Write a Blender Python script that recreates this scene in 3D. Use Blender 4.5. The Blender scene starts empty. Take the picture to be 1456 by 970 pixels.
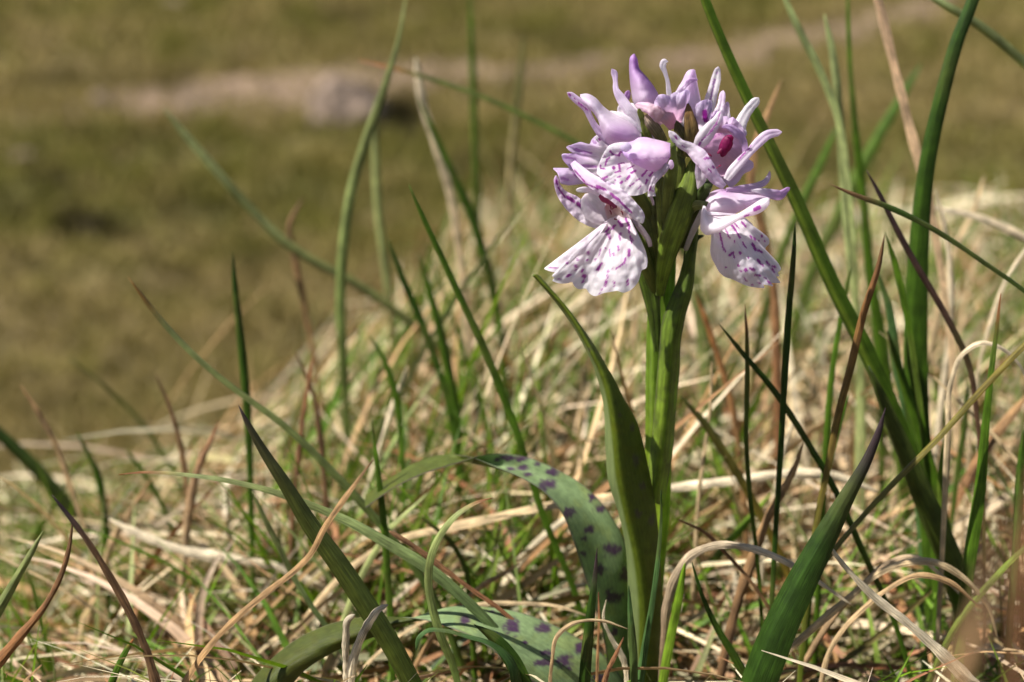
import bpy, math, random
import numpy as np
R = math.radians
rng = np.random.default_rng(7)
random.seed(7)
scene = bpy.context.scene
col = scene.collection

# ------------------------------------------------------------------ camera, sky, sun, exposure
F = 1456 * 60 / 36.0                       # focal length in photo pixels
CAM = np.array([0.0, -220.0, 120.0])       # millimetres
PITCH = R(13)
cam = bpy.data.cameras.new('camera')
cam.lens = 60; cam.sensor_width = 36
cam.clip_start = 0.002; cam.clip_end = 2000
cam.dof.use_dof = True
cam.dof.focus_distance = 0.211
cam.dof.aperture_fstop = 19
cam.dof.aperture_blades = 7
camo = bpy.data.objects.new('camera', cam); col.objects.link(camo)
camo.location = CAM * .001
camo.rotation_euler = (math.pi/2 - PITCH, 0, 0)
scene.camera = camo
SUN_EL, SUN_AZ = R(57), R(-106)             # azimuth measured from +Y towards +X; the sun stands at the left
w = bpy.data.worlds.new('World'); scene.world = w; w.use_nodes = True
nt = w.node_tree; nt.nodes.clear()
sky = nt.nodes.new('ShaderNodeTexSky'); sky.sky_type = 'NISHITA'; sky.sun_disc = False
sky.sun_elevation = SUN_EL; sky.sun_rotation = SUN_AZ % (2*math.pi)
bg = nt.nodes.new('ShaderNodeBackground'); bg.inputs[1].default_value = 0.05
wo = nt.nodes.new('ShaderNodeOutputWorld')
nt.links.new(sky.outputs[0], bg.inputs[0]); nt.links.new(bg.outputs[0], wo.inputs[0])
sl = bpy.data.lights.new('sun', 'SUN'); sl.energy = 5.0; sl.angle = R(0.53); sl.color = (1.0, .965, .90)
so = bpy.data.objects.new('sun', sl); col.objects.link(so)
sdir = np.array([math.sin(SUN_AZ)*math.cos(SUN_EL), math.cos(SUN_AZ)*math.cos(SUN_EL), math.sin(SUN_EL)])
from mathutils import Vector, noise
so.rotation_euler = Vector(sdir).to_track_quat('Z', 'Y').to_euler()
so.location = (-1, 0, 3)
scene.view_settings.view_transform = 'Standard'; scene.view_settings.look = 'None'
scene.view_settings.exposure = 0.95; scene.view_settings.gamma = 1
scene.cycles.max_bounces = 8; scene.cycles.diffuse_bounces = 3; scene.cycles.transmission_bounces = 4; scene.cycles.transparent_max_bounces = 8

# ------------------------------------------------------------------ pixel <-> world (mm)
Fw = np.array([0, math.cos(PITCH), -math.sin(PITCH)]); Up = np.array([0, math.sin(PITCH), math.cos(PITCH)])
def ray(px, py):
    px = np.asarray(px, float); py = np.asarray(py, float)
    a = (px-728)/F; b = -(py-485)/F
    return np.stack([a, Fw[1]+b*Up[1], Fw[2]+b*Up[2]], -1)
def at(px, py, Y):
    d = ray(px, py); t = (np.asarray(Y, float)-CAM[1])/d[..., 1]
    return CAM + d*t[..., None]
def proj(p):
    q = p-CAM; dz = np.maximum(q@Fw, 1e-3)
    return 728+F*q[..., 0]/dz, 485-F*(q@Up)/dz
def sm(a, b, x):
    t = np.clip((x-a)/(b-a), 0, 1); return t*t*(3-2*t)
_tab = rng.random((256, 256))
def vn(x, y):
    xi = np.floor(x).astype(int); yi = np.floor(y).astype(int); fx = x-xi; fy = y-yi
    fx = fx*fx*(3-2*fx); fy = fy*fy*(3-2*fy)
    g = lambda a, b: _tab[a & 255, b & 255]
    return (g(xi, yi)*(1-fx)+g(xi+1, yi)*fx)*(1-fy)+(g(xi, yi+1)*(1-fx)+g(xi+1, yi+1)*fx)*fy
def fbm(x, y, o=4):
    s = 0; a = .5
    for k in range(o): s = s+a*vn(x*2**k+17*k, y*2**k+31*k); a *= .5
    return s/(1-.5**o)

# ------------------------------------------------------------------ ground shape (mm)
E_T = ([-90, -22, -16, -11.5, -7.6, -3, 1.7, 9, 16, 60, 90], [330, 420, 430, 420, 420, 490, 620, 690, 710, 700, 500])
def ground(x, y):
    dx = x; dy = y-CAM[1]; r = np.hypot(dx, dy); az = np.degrees(np.arctan2(dx, dy))
    e = np.interp(az, *E_T); e = np.where(np.abs(az) > 90, 230+270*(az > 0), e)
    s = np.maximum(r-e, 0)
    drop = -650*(1-np.exp(-(s/900)**1.15*1.25))
    near = 5*(fbm(x/45+9, y/45)-.5)*sm(40, 90, np.hypot(x-18, y))
    rise = np.where(r > 2500, (r-2500)*.045, 0)*np.exp(-np.maximum(r-60000, 0)/250000)
    bumps = sm(700, 1800, r)*(190*(fbm(x/700+3, y/700+5, 4)-.5) + 110*(fbm(x/210, y/210, 3)-.5))*np.exp(-r/60000)
    big = sm(15000, 60000, r)*6000*(fbm(x/60000, y/60000, 3)-.35)
    tilt = -.38*np.minimum(np.maximum(-x-18, 0), 260)*sm(0, 60, -x-18)*(1-sm(900, 2000, r))
    return drop+near+rise+bumps+big+tilt
def hit(px, py):
    d = ray(px, py); lo = 1.0
    t = 150.0
    while t < 200000:
        p = CAM+d*t
        if p[2] < ground(p[0], p[1]): break
        lo = t; t *= 1.01
    for _ in range(20):
        m = (lo+t)/2; p = CAM+d*m
        if p[2] < ground(p[0], p[1]): t = m
        else: lo = m
    return CAM+d*t

# ------------------------------------------------------------------ materials
def newmat(name):
    m = bpy.data.materials.new(name); m.use_nodes = True; m.node_tree.nodes.clear()
    return m, m.node_tree.nodes, m.node_tree.links
def mat_leafy(name, rough=.45, trans=.3, streak=60., streak_amt=.35, bump=.2, spec=.5, sat=1.0, tboost=(1.25, 1.3, .7), cell=0., sss=0.):
    m, N, L = newmat(name)
    out = N.new('ShaderNodeOutputMaterial'); a = N.new('ShaderNodeAttribute'); a.attribute_name = 'Col'
    st = N.new('ShaderNodeAttribute'); st.attribute_name = 'st'
    mp = N.new('ShaderNodeMapping'); mp.inputs['Scale'].default_value = (streak, 1.6, 1)
    L.new(st.outputs['Vector'], mp.inputs[0])
    no = N.new('ShaderNodeTexNoise'); no.inputs['Scale'].default_value = 1.0; no.inputs['Detail'].default_value = 3
    L.new(mp.outputs[0], no.inputs[0])
    ge = N.new('ShaderNodeNewGeometry')
    n2 = N.new('ShaderNodeTexNoise'); n2.inputs['Scale'].default_value = 420; n2.inputs['Detail'].default_value = 4
    L.new(ge.outputs['Position'], n2.inputs[0])
    mr = N.new('ShaderNodeMapRange'); mr.inputs[1].default_value = .3; mr.inputs[2].default_value = .7
    mr.inputs[3].default_value = 1-streak_amt; mr.inputs[4].default_value = 1+streak_amt*.7
    L.new(no.outputs[0], mr.inputs[0])
    mr2 = N.new('ShaderNodeMapRange'); mr2.inputs[1].default_value = .3; mr2.inputs[2].default_value = .7
    mr2.inputs[3].default_value = 1-streak_amt*.6; mr2.inputs[4].default_value = 1+streak_amt*.5
    L.new(n2.outputs[0], mr2.inputs[0])
    mu = N.new('ShaderNodeMath'); mu.operation = 'MULTIPLY'; L.new(mr.outputs[0], mu.inputs[0]); L.new(mr2.outputs[0], mu.inputs[1])
    vm = N.new('ShaderNodeVectorMath'); vm.operation = 'SCALE'; L.new(a.outputs['Color'], vm.inputs[0]); L.new(mu.outputs[0], vm.inputs['Scale'])
    p = N.new('ShaderNodeBsdfPrincipled'); L.new(vm.outputs[0], p.inputs['Base Color'])
    p.inputs['Roughness'].default_value = rough; p.inputs['Specular IOR Level'].default_value = spec
    bp = N.new('ShaderNodeBump'); bp.inputs['Strength'].default_value = bump; bp.inputs['Distance'].default_value = .0002
    if cell:
        vo = N.new('ShaderNodeTexVoronoi'); vo.inputs['Scale'].default_value = cell; L.new(ge.outputs['Position'], vo.inputs[0])
        ad = N.new('ShaderNodeMath'); ad.operation = 'MULTIPLY_ADD'; L.new(vo.outputs[0], ad.inputs[0]); ad.inputs[1].default_value = -.6
        L.new(no.outputs[0], ad.inputs[2]); L.new(ad.outputs[0], bp.inputs['Height'])
    else:
        L.new(no.outputs[0], bp.inputs['Height'])
    L.new(bp.outputs[0], p.inputs['Normal'])
    if sss:
        p.inputs['Subsurface Weight'].default_value = sss; p.inputs['Subsurface Radius'].default_value = (1, .6, .8)
        p.inputs['Subsurface Scale'].default_value = .0006
    tr = N.new('ShaderNodeBsdfTranslucent'); tc = N.new('ShaderNodeVectorMath'); tc.operation = 'MULTIPLY'
    tc.inputs[1].default_value = tboost; L.new(vm.outputs[0], tc.inputs[0]); L.new(tc.outputs[0], tr.inputs[0])
    mx = N.new('ShaderNodeMixShader'); mx.inputs[0].default_value = trans
    L.new(p.outputs[0], mx.inputs[1]); L.new(tr.outputs[0], mx.inputs[2]); L.new(mx.outputs[0], out.inputs[0])
    return m
M_blade = mat_leafy('grass_blade', rough=.45, trans=.32, streak=9, streak_amt=.5, bump=.6, spec=.3)
M_straw = mat_leafy('dry_straw', rough=.65, trans=.18, streak=10, streak_amt=.6, bump=1.0, spec=.35, tboost=(1.1, 1.0, .8))
M_leaf = mat_leafy('orchid_leaf', spec=.3, rough=.45, trans=.34, streak=26, streak_amt=.16, bump=.35, tboost=(1.5, 1.7, .5))
M_stem = mat_leafy('orchid_stem', rough=.42, trans=.3, streak=16, streak_amt=.45, bump=.9, spec=.35, tboost=(1.4, 1.7, .4))
M_petal = mat_leafy('orchid_petal', rough=.45, trans=.66, streak=14, streak_amt=.10, bump=.22, spec=.4, tboost=(1.03, .99, 1.02), cell=3600, sss=.0)
M_far = mat_leafy('hillside_grass', rough=.9, trans=.2, streak=1, streak_amt=.2, bump=0, spec=.05)
M_thatch = mat_leafy('thatch', rough=.6, trans=.1, streak=5, streak_amt=.4, bump=.5, spec=.3, tboost=(1.15, 1.1, .7))

# ------------------------------------------------------------------ mesh building
def link(o, parent=None):
    col.objects.link(o)
    if parent is not None: o.parent = parent
    return o
def tag(o, label=None, cat=None, group=None, kind=None):
    if label: o['label'] = label
    if cat: o['category'] = cat
    if group: o['group'] = group
    if kind: o['kind'] = kind
    return o
def wloc(o):
    v = np.zeros(3)
    while o is not None: v += np.array(o.location)*1000; o = o.parent
    return v
def mesh_np(name, V, Q, T, C, ST, mat, parent=None, origin=None, smooth=True):
    """V vertices in mm (world), Q quads, T tris, C colours, ST streak coordinates"""
    org = np.zeros(3) if origin is None else np.asarray(origin, float)
    base = wloc(parent) if parent is not None else np.zeros(3)
    me = bpy.data.meshes.new(name)
    V = (V-org)*.001
    me.vertices.add(len(V)); me.vertices.foreach_set('co', V.astype(np.float32).ravel())
    nq = 0 if Q is None else len(Q); ntr = 0 if T is None else len(T)
    loops = np.concatenate(([Q.ravel()] if nq else [])+([T.ravel()] if ntr else []))
    me.loops.add(len(loops)); me.loops.foreach_set('vertex_index', loops.astype(np.int32))
    starts = np.concatenate([np.arange(nq)*4, nq*4+np.arange(ntr)*3]).astype(np.int32)
    me.polygons.add(nq+ntr); me.polygons.foreach_set('loop_start', starts)
    if smooth: me.polygons.foreach_set('use_smooth', np.ones(nq+ntr, bool))
    me.update(calc_edges=True); me.validate()
    ca = me.color_attributes.new('Col', 'FLOAT_COLOR', 'POINT')
    ca.data.foreach_set('color', np.concatenate([C, np.ones((len(C), 1))], 1).astype(np.float32).ravel())
    if ST is not None:
        sa = me.attributes.new('st', 'FLOAT_VECTOR', 'POINT')
        sa.data.foreach_set('vector', np.concatenate([ST, np.zeros((len(ST), 1))], 1).astype(np.float32).ravel())
    me.materials.append(mat)
    o = bpy.data.objects.new(name, me); link(o, parent)
    o.location = Vector((org-base)*.001)
    return o
def rs(pts, m):
    """resample a polyline (n,k) smoothly to m points"""
    P = np.asarray(pts, float); n = len(P)
    if n == 2: t = np.linspace(0, 1, m)[:, None]; return P[0]*(1-t)+P[1]*t
    d = np.r_[0, np.cumsum(np.linalg.norm(np.diff(P[:, :2], axis=0), axis=1)+1e-6)]
    G = np.gradient(P, d, axis=0)
    # limit overshoot
    s = np.linspace(0, d[-1], m); i = np.clip(np.searchsorted(d, s, 'right')-1, 0, n-2)
    h = d[i+1]-d[i]; t = ((s-d[i])/h)[:, None]; h = h[:, None]
    return (2*t**3-3*t**2+1)*P[i]+(t**3-2*t**2+t)*h*G[i]+(-2*t**3+3*t**2)*P[i+1]+(t**3-t**2)*h*G[i+1]
def rl(pts, m):
    P = np.asarray(pts, float); d = np.r_[0, np.cumsum(np.linalg.norm(np.diff(P[:, :2], axis=0), axis=1)+1e-6)]
    s = np.linspace(0, d[-1], m); return np.stack([np.interp(s, d, P[:, k]) for k in range(P.shape[1])], 1)
def skin(name, G, C, Cb, th, mat, parent=None, origin=None, wmm=None):
    """closed thin shell from a grid G (nu,nv,3) mm: front skin and back skin th mm apart"""
    nu, nv = G.shape[:2]
    du = np.gradient(G, axis=0); dv = np.gradient(G, axis=1)
    n = np.cross(du, dv); n /= np.linalg.norm(n, axis=2, keepdims=True)+1e-9
    # front side = side towards the camera on average
    if np.mean(np.sum(n*(CAM-G), 2)) < 0: n = -n; flip = True
    else: flip = False
    U, Vv = np.meshgrid(np.linspace(0, 1, nu), np.linspace(0, 1, nv), indexing='ij')
    edge = np.minimum(np.minimum(U, 1-U)*6, 1); edge = np.sqrt(edge)
    A = G+n*(th/2*edge)[..., None]; B = G-n*(th/2*edge+.004)[..., None]
    V = np.concatenate([A.reshape(-1, 3), B.reshape(-1, 3)]); o = nu*nv
    i = np.arange(nu-1)[:, None]*nv+np.arange(nv-1)[None]; i = i.ravel()
    q = np.stack([i, i+nv, i+nv+1, i+1], 1)
    q1 = q if not flip else q[:, ::-1]; q2 = (q[:, ::-1] if not flip else q)+o
    rim = np.r_[np.arange(nu)*nv, (nu-1)*nv+np.arange(1, nv), (np.arange(nu-2, -1, -1))*nv+nv-1, np.arange(nv-2, 0, -1)]
    r2 = np.roll(rim, -1); q3 = np.stack([rim, r2, r2+o, rim+o], 1)
    if not flip: q3 = q3[:, ::-1]
    width = np.linalg.norm(np.diff(G, axis=0), axis=2).sum(0).max(); length = np.linalg.norm(np.diff(G, axis=1), axis=2).sum(1).max()
    ST = np.stack([U*width, Vv*length*.12], -1).reshape(-1, 2)
    ST = np.concatenate([ST, ST])
    CC = np.concatenate([C.reshape(-1, 3), (C if Cb is None else Cb).reshape(-1, 3)])
    ob = mesh_np(name, V, np.concatenate([q1, q2, q3]), None, CC, ST, mat, parent, origin)
    me = ob.data; ev = np.empty(len(me.edges)*2, np.int32); me.edges.foreach_get('vertices', ev); ev = ev.reshape(-1, 2)
    isr = np.zeros(2*o, bool); isr[rim] = True; isr[rim+o] = True
    me.attributes.new('sharp_edge', 'BOOLEAN', 'EDGE').data.foreach_set('value', isr[ev[:, 0]] & isr[ev[:, 1]])
    return ob
def segmask(X, Y, segs, soft=1.0, jit=.0):
    m = np.zeros(X.shape)
    for s in segs:
        x1, y1, x2, y2, w = s[:5]
        dx, dy = x2-x1, y2-y1; L2 = dx*dx+dy*dy+1e-9
        t = np.clip(((X-x1)*dx+(Y-y1)*dy)/L2, 0, 1)
        d = np.hypot(X-x1-t*dx, Y-y1-t*dy)
        if jit: d = d+jit*(vn(X*1.3, Y*1.3)-.5)
        m = np.maximum(m, 1-sm(w/2-soft/2, w/2+soft/2+.3, d))
    return m

# zoomed-crop coordinates -> photo pixels
ZR = {'LL': (770, 230, 4.85), 'UL': (790, 60, 5.389), 'UR': (940, 70, 5.389), 'R': (950, 150, 5.389), 'RL': (960, 230, 5.105),
      'M': (780, 170, 7.461), 'B': (880, 230, 3.88), 'T': (0, 0, 1)}
def Z(k, pts):
    ox, oy, f = ZR[k]
    return [(ox+p[0]/f, oy+p[1]/f)+tuple(p[2:]) for p in pts]
def ZW(k, pts):                      # third value is a width
    ox, oy, f = ZR[k]
    return [(ox+p[0]/f, oy+p[1]/f, p[2]/f)+tuple(p[3:]) for p in pts]
def ZS(k, segs):
    ox, oy, f = ZR[k]
    return [(ox+s[0]/f, oy+s[1]/f, ox+s[2]/f, oy+s[3]/f, s[4]/f) for s in segs]
def lerpc(a, b, t): return np.asarray(a)*(1-t[..., None])+np.asarray(b)*t[..., None]

WHITE = (.93, .90, .92); LILAC = (.88, .74, .90); DEEP = (.52, .28, .60); MAG = (.42, .01, .40); PINK = (.88, .70, .79)
def petal_cols(X, Y, U, V, c0, c1, ed, segs, seg_col=MAG, vein=.25):
    t = sm(0, 1, V); C = lerpc(c0, c1, t)
    e = np.abs(U*2-1)
    C = lerpc((1, 1, 1), (1, 1, 1), t)*C
    C = C*(1-ed*.0)
    k = ed*sm(.55, 1, e); C = C*(1-k[..., None])+np.asarray(LILAC)*k[..., None]
    n = fbm(X/9, Y/9, 3); k = np.clip((n-.60)*1.6, 0, .22); C = C*(1-k[..., None])+np.asarray(LILAC)*k[..., None]
    ve = np.abs(np.sin(U*math.pi*9+.8*np.sin(V*5)+1.5*(fbm(X/8, Y/8, 2)-.5)))**14*vein*.9*(.4+.6*vn(X/3, Y/3))
    C = C*(1-ve[..., None])+np.asarray(LILAC)*ve[..., None]
    if segs:
        m = segmask(X, Y, [(q[0], q[1], q[2], q[3], q[4]*.95+.1) for q in segs], .6, 1.6); C = C*(1-m[..., None]*.93)+np.asarray(seg_col)*m[..., None]*.93
        h = segmask(X, Y, [(s[0], s[1], s[2], s[3], s[4]+2.5) for s in segs], 4)*.06
        C = C*(1-h[..., None])+np.asarray(LILAC)*h[..., None]
    return C
def strap(name, pts, Y, parent, mat=None, cup=.6, roll=0., c0=WHITE, c1=LILAC, ed=.3, segs=None, nu=17, nv=48, th=.11, ruffle=.05, cf=None, origin=None, blunt=False, vein=.25):
    """pts: (px, py, width px[, Y]) tip first or base first; cup>0 = midline nearer the camera"""
    P = [tuple(p)+((Y,) if len(p) == 3 else ()) for p in pts]
    c = rs(P, nv); c[:, 2] = np.maximum(c[:, 2], .3)
    tx = np.gradient(c[:, 0]); ty = np.gradient(c[:, 1]); l = np.hypot(tx, ty)+1e-9; nx, ny = -ty/l, tx/l
    if blunt is not None:
        s = np.linspace(0, 1, nv); k = np.minimum(np.sqrt(np.clip(s/.05, 0, 1)), 1)
        k = k*(np.minimum(np.sqrt(np.clip((1-s)/.04, 0, 1)), 1) if blunt == 2 else 1)
        c[:, 2] *= np.maximum(k, .12)
    u = np.linspace(-1, 1, nu)[:, None]
    sj = np.linspace(0, 1, nv); jj = (1+.07*(fbm(sj*9+c[0, 0], sj*0+c[0, 1], 3)-.5)*2)
    if mat is None: c[:, 2] *= jj
    X = c[:, 0]+nx*u*c[:, 2]/2; YY = c[:, 1]+ny*u*c[:, 2]/2
    wm = c[:, 2]/11.0
    dep = c[:, 3]-.24*cup*(1-np.abs(u)**1.6)*np.minimum(wm/3.0, 1.5)+roll*u*wm/2+.10*np.cos(u*6.5)*np.minimum(wm/3, 1)
    V = np.broadcast_to(np.linspace(0, 1, nv), X.shape); U = np.broadcast_to((u+1)/2, X.shape)
    if ruffle:
        dep = dep+ruffle*(fbm(X/6+3, YY/6, 2)-.5)*(.3+np.abs(u))*2
        X = X+ruffle*4*(vn(V*9, U*0+7+Y)-.5)*u*np.abs(u); 
    G = at(X, YY, dep)
    if cf: C = cf(X, YY, U, V)
    else: C = petal_cols(X, YY, U, V, c0, c1, ed, segs, vein=vein)
    return skin(name, G, C, None, th, mat or M_petal, parent, origin)
def fan(name, B, E, Yb, Ye, parent, segs, c0=WHITE, c1=WHITE, nu=150, nv=60, bulge=1.5, pleat=.5, npl=3.0, th=.11, ph=0., ed=.0, yoff=None, vein=.15):
    """lip: from a short base curve B to a scalloped outline E (photo px)"""
    b = rs(B, nu) if len(B) > 2 else rl(B, nu); e = rl(E, nu)
    # slightly soften the corners of the outline
    for k in range(2): e[1:-1] = (e[:-2]+2*e[1:-1]+e[2:])/4
    v = np.linspace(0, 1, nv)[None]; u = np.linspace(0, 1, nu)[:, None]
    X = b[:, :1]*(1-v)+e[:, :1]*v; Y = b[:, 1:2]*(1-v)+e[:, 1:2]*v
    yb = np.asarray(Yb, float); 
    ye = np.interp(u[:, 0], np.linspace(0, 1, len(Ye)), Ye)[:, None] if hasattr(Ye, '__len__') else Ye
    dep = yb*(1-v)+ye*v-bulge*np.sin(v*math.pi*.9)
    dep = dep+pleat*np.sin(u*2*math.pi*npl+ph)*sm(.15, 1, v)+.35*(fbm(u*22+v*0+5, v*3+u*0, 2)-.5)*sm(.5, 1, v)*2
    dep = dep+.5*(fbm(X/11, Y/11, 2)-.5)
    G = at(X, Y, dep)
    C = petal_cols(X, Y, u+0*v, v+0*u, c0, c1, ed, segs, vein=vein)
    return skin(name, G, C, None, th, M_petal, parent)
def rails(name, RL, parent, mat, cf, cb=None, nu=25, nv=60, th=.3, smooth_across=True):
    """RL: list of rails, each [(px,py,Y)...]"""
    A = np.stack([rs(r, nv) for r in RL])          # (k,nv,3)
    k = len(A); s = np.linspace(0, k-1, nu); i = np.clip(s.astype(int), 0, k-2); t = (s-i)[:, None, None]
    Gd = np.gradient(A, axis=0) if k > 2 else np.repeat((A[1:]-A[:1]), 2, 0)
    if smooth_across: P = (2*t**3-3*t**2+1)*A[i]+(t**3-2*t**2+t)*Gd[i]+(-2*t**3+3*t**2)*A[i+1]+(t**3-t**2)*Gd[i+1]
    else: P = A[i]*(1-t)+A[i+1]*t
    X, Y, D = P[..., 0], P[..., 1], P[..., 2]
    U, V = np.meshgrid(np.linspace(0, 1, nu), np.linspace(0, 1, nv), indexing='ij')
    G = at(X, Y, D)
    C = cf(X, Y, U, V); Cb = cb(X, Y, U, V) if cb else None
    return skin(name, G, C, Cb, th, mat, parent)
def hood(name, top, bot, Y, parent, depth=3., c0=WHITE, c1=LILAC, segs=None, Yt=None, Yb=None, nu=34, nv=50, ed=.15, cf=None, asym=.0, vein=.4):
    """helmet: vault between two outline curves bulging towards the camera"""
    a = rs(top, nv); b = rs(bot, nv); u = np.linspace(0, 1, nu)[:, None]; v = np.linspace(0, 1, nv)[None]
    X = a[:, 0]*(1-u)+b[:, 0]*u; YY = a[:, 1]*(1-u)+b[:, 1]*u
    wid = np.hypot(a[:, 0]-b[:, 0], a[:, 1]-b[:, 1]); wid = wid/wid.max()
    yt = Y if Yt is None else Yt; yb = Y if Yb is None else Yb
    dep = yt*(1-u)+yb*u-depth*np.sin(math.pi*u**(1+asym))**.8*wid**.8
    dep = dep+.35*(fbm(X/10+5, YY/10, 2)-.5)
    G = at(X, YY, dep)
    C = cf(X, YY, u+0*v, v+0*u) if cf else petal_cols(X, YY, u+0*v, v+0*u, c0, c1, ed, segs, vein=vein)
    return skin(name, G, C, None, .18, M_petal, parent)
def tube(name, pts, parent, mat, cf, Y=0., nu=20, nv=60, ribs=0., flat=1., origin=None):
    """solid round stalk: pts (px,py,width px,Y)"""
    c = rs([tuple(p)+((Y,) if len(p) == 3 else ()) for p in pts], nv)
    ctr = at(c[:, 0], c[:, 1], c[:, 3]); r = c[:, 2]/2/11.03*((ctr[:, 1]-CAM[1])/220)
    T = np.gradient(ctr, axis=0); T /= np.linalg.norm(T, axis=1, keepdims=True)
    vd = ctr-CAM; vd /= np.linalg.norm(vd, axis=1, keepdims=True)
    S = np.cross(T, vd); S /= np.linalg.norm(S, axis=1, keepdims=True)+1e-9; D = np.cross(T, S)
    a = np.linspace(0, 2*math.pi, nu, endpoint=False)[:, None]
    rr = r[None]*(1+ribs*np.sin(a*7))
    G = ctr[None]+S[None]*(np.cos(a)*rr)[..., None]+D[None]*(np.sin(a)*rr*flat)[..., None]
    V = G.reshape(-1, 3); i = np.arange(nu)[:, None]*nv+np.arange(nv-1)[None]; j = (np.arange(nu)+1) % nu
    j = j[:, None]*nv+np.arange(nv-1)[None]
    Q = np.stack([i.ravel(), j.ravel(), (j+1).ravel(), (i+1).ravel()], 1)
    o = len(V); V = np.concatenate([V, ctr[:1], ctr[-1:]])
    k = np.arange(nu); k2 = (k+1) % nu
    Tq = np.concatenate([np.stack([np.full(nu, o), k2*nv, k*nv], 1), np.stack([np.full(nu, o+1), k*nv+nv-1, k2*nv+nv-1], 1)])
    U, Vv = np.meshgrid(np.linspace(0, 1, nu), np.linspace(0, 1, nv), indexing='ij')
    X, Yp = proj(G); C = cf(X, Yp, U, Vv).reshape(-1, 3); C = np.concatenate([C, C[:1], C[nv-1:nv]])
    L = np.linalg.norm(np.diff(ctr, axis=0), axis=1).sum()
    ST = np.stack([np.abs(U*2-1)*r.max()*3, Vv*L*.12], -1).reshape(-1, 2); ST = np.concatenate([ST, ST[:1], ST[nv-1:nv]])
    # wind outwards
    Qv = V[Q]; nn = np.cross(Qv[:, 1]-Qv[:, 0], Qv[:, 3]-Qv[:, 0]); cc = Qv.mean(1)-ctr[np.tile(np.arange(nv-1), nu)]
    if np.sum(nn*cc) < 0: Q = Q[:, ::-1]; Tq = Tq[:, ::-1]
    return mesh_np(name, V, Q, Tq, C, ST, mat, parent, origin)
def flat(c, amt=.15, sc=8.):
    c = np.asarray(c)
    return lambda X, Y, U, V: c*(1+amt*2*(fbm(X/sc, Y/sc, 3)-.5))[..., None]

# ================================================================== THE GROUND
def bgmix(px, py):
    """what covers the hillside where: dirt mask and dark-patch mask, which also paints shade right of the boulder"""
    n = (fbm(px/60, py/22+4, 3)-.5)*1.5+.5*(fbm(px/18, py/7+40, 2)-.5)
    path_y = np.interp(px, [-200, 0, 150, 300, 450, 600, 750, 900, 1050, 1180, 1300, 1500], [160, 158, 150, 140, 128, 105, 105, 90, 70, 45, 15, -60])
    half = np.interp(px, [0, 150, 300, 450, 600, 750, 900, 1000, 1200, 1500], [8, 16, 30, 30, 18, 9, 10, 18, 17, 17])
    dirt = 1-sm(.7, 1.25, np.abs(py+n*22-path_y)/half)
    dirt = dirt*sm(60, 190, px+n*90)
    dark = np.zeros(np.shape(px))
    for x, y, rx, ry, a in [(120, 325, 60, 20, .9), (60, 258, 40, 13, .6), (370, 378, 50, 18, .5), (560, 170, 44, 26, 1.25), (700, 250, 80, 20, .4), (180, 200, 70, 12, .4), (230, 120, 60, 14, .35), (110, 120, 60, 16, .4), (20, 300, 60, 40, .35), (1190, 240, 60, 30, .3), (480, 30, 60, 10, .4), (290, 300, 60, 20, .35), (240, 410, 40, 20, .3), (800, 60, 70, 14, .3)]:  # strongest patch is the boulder's shadow, painted into ground and grass colour
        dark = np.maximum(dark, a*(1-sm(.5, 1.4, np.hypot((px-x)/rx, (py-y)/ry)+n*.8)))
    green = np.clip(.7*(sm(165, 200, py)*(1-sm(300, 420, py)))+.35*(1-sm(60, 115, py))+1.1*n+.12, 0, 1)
    return dirt, np.clip(dark*1.35, 0, 1.3), green
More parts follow.
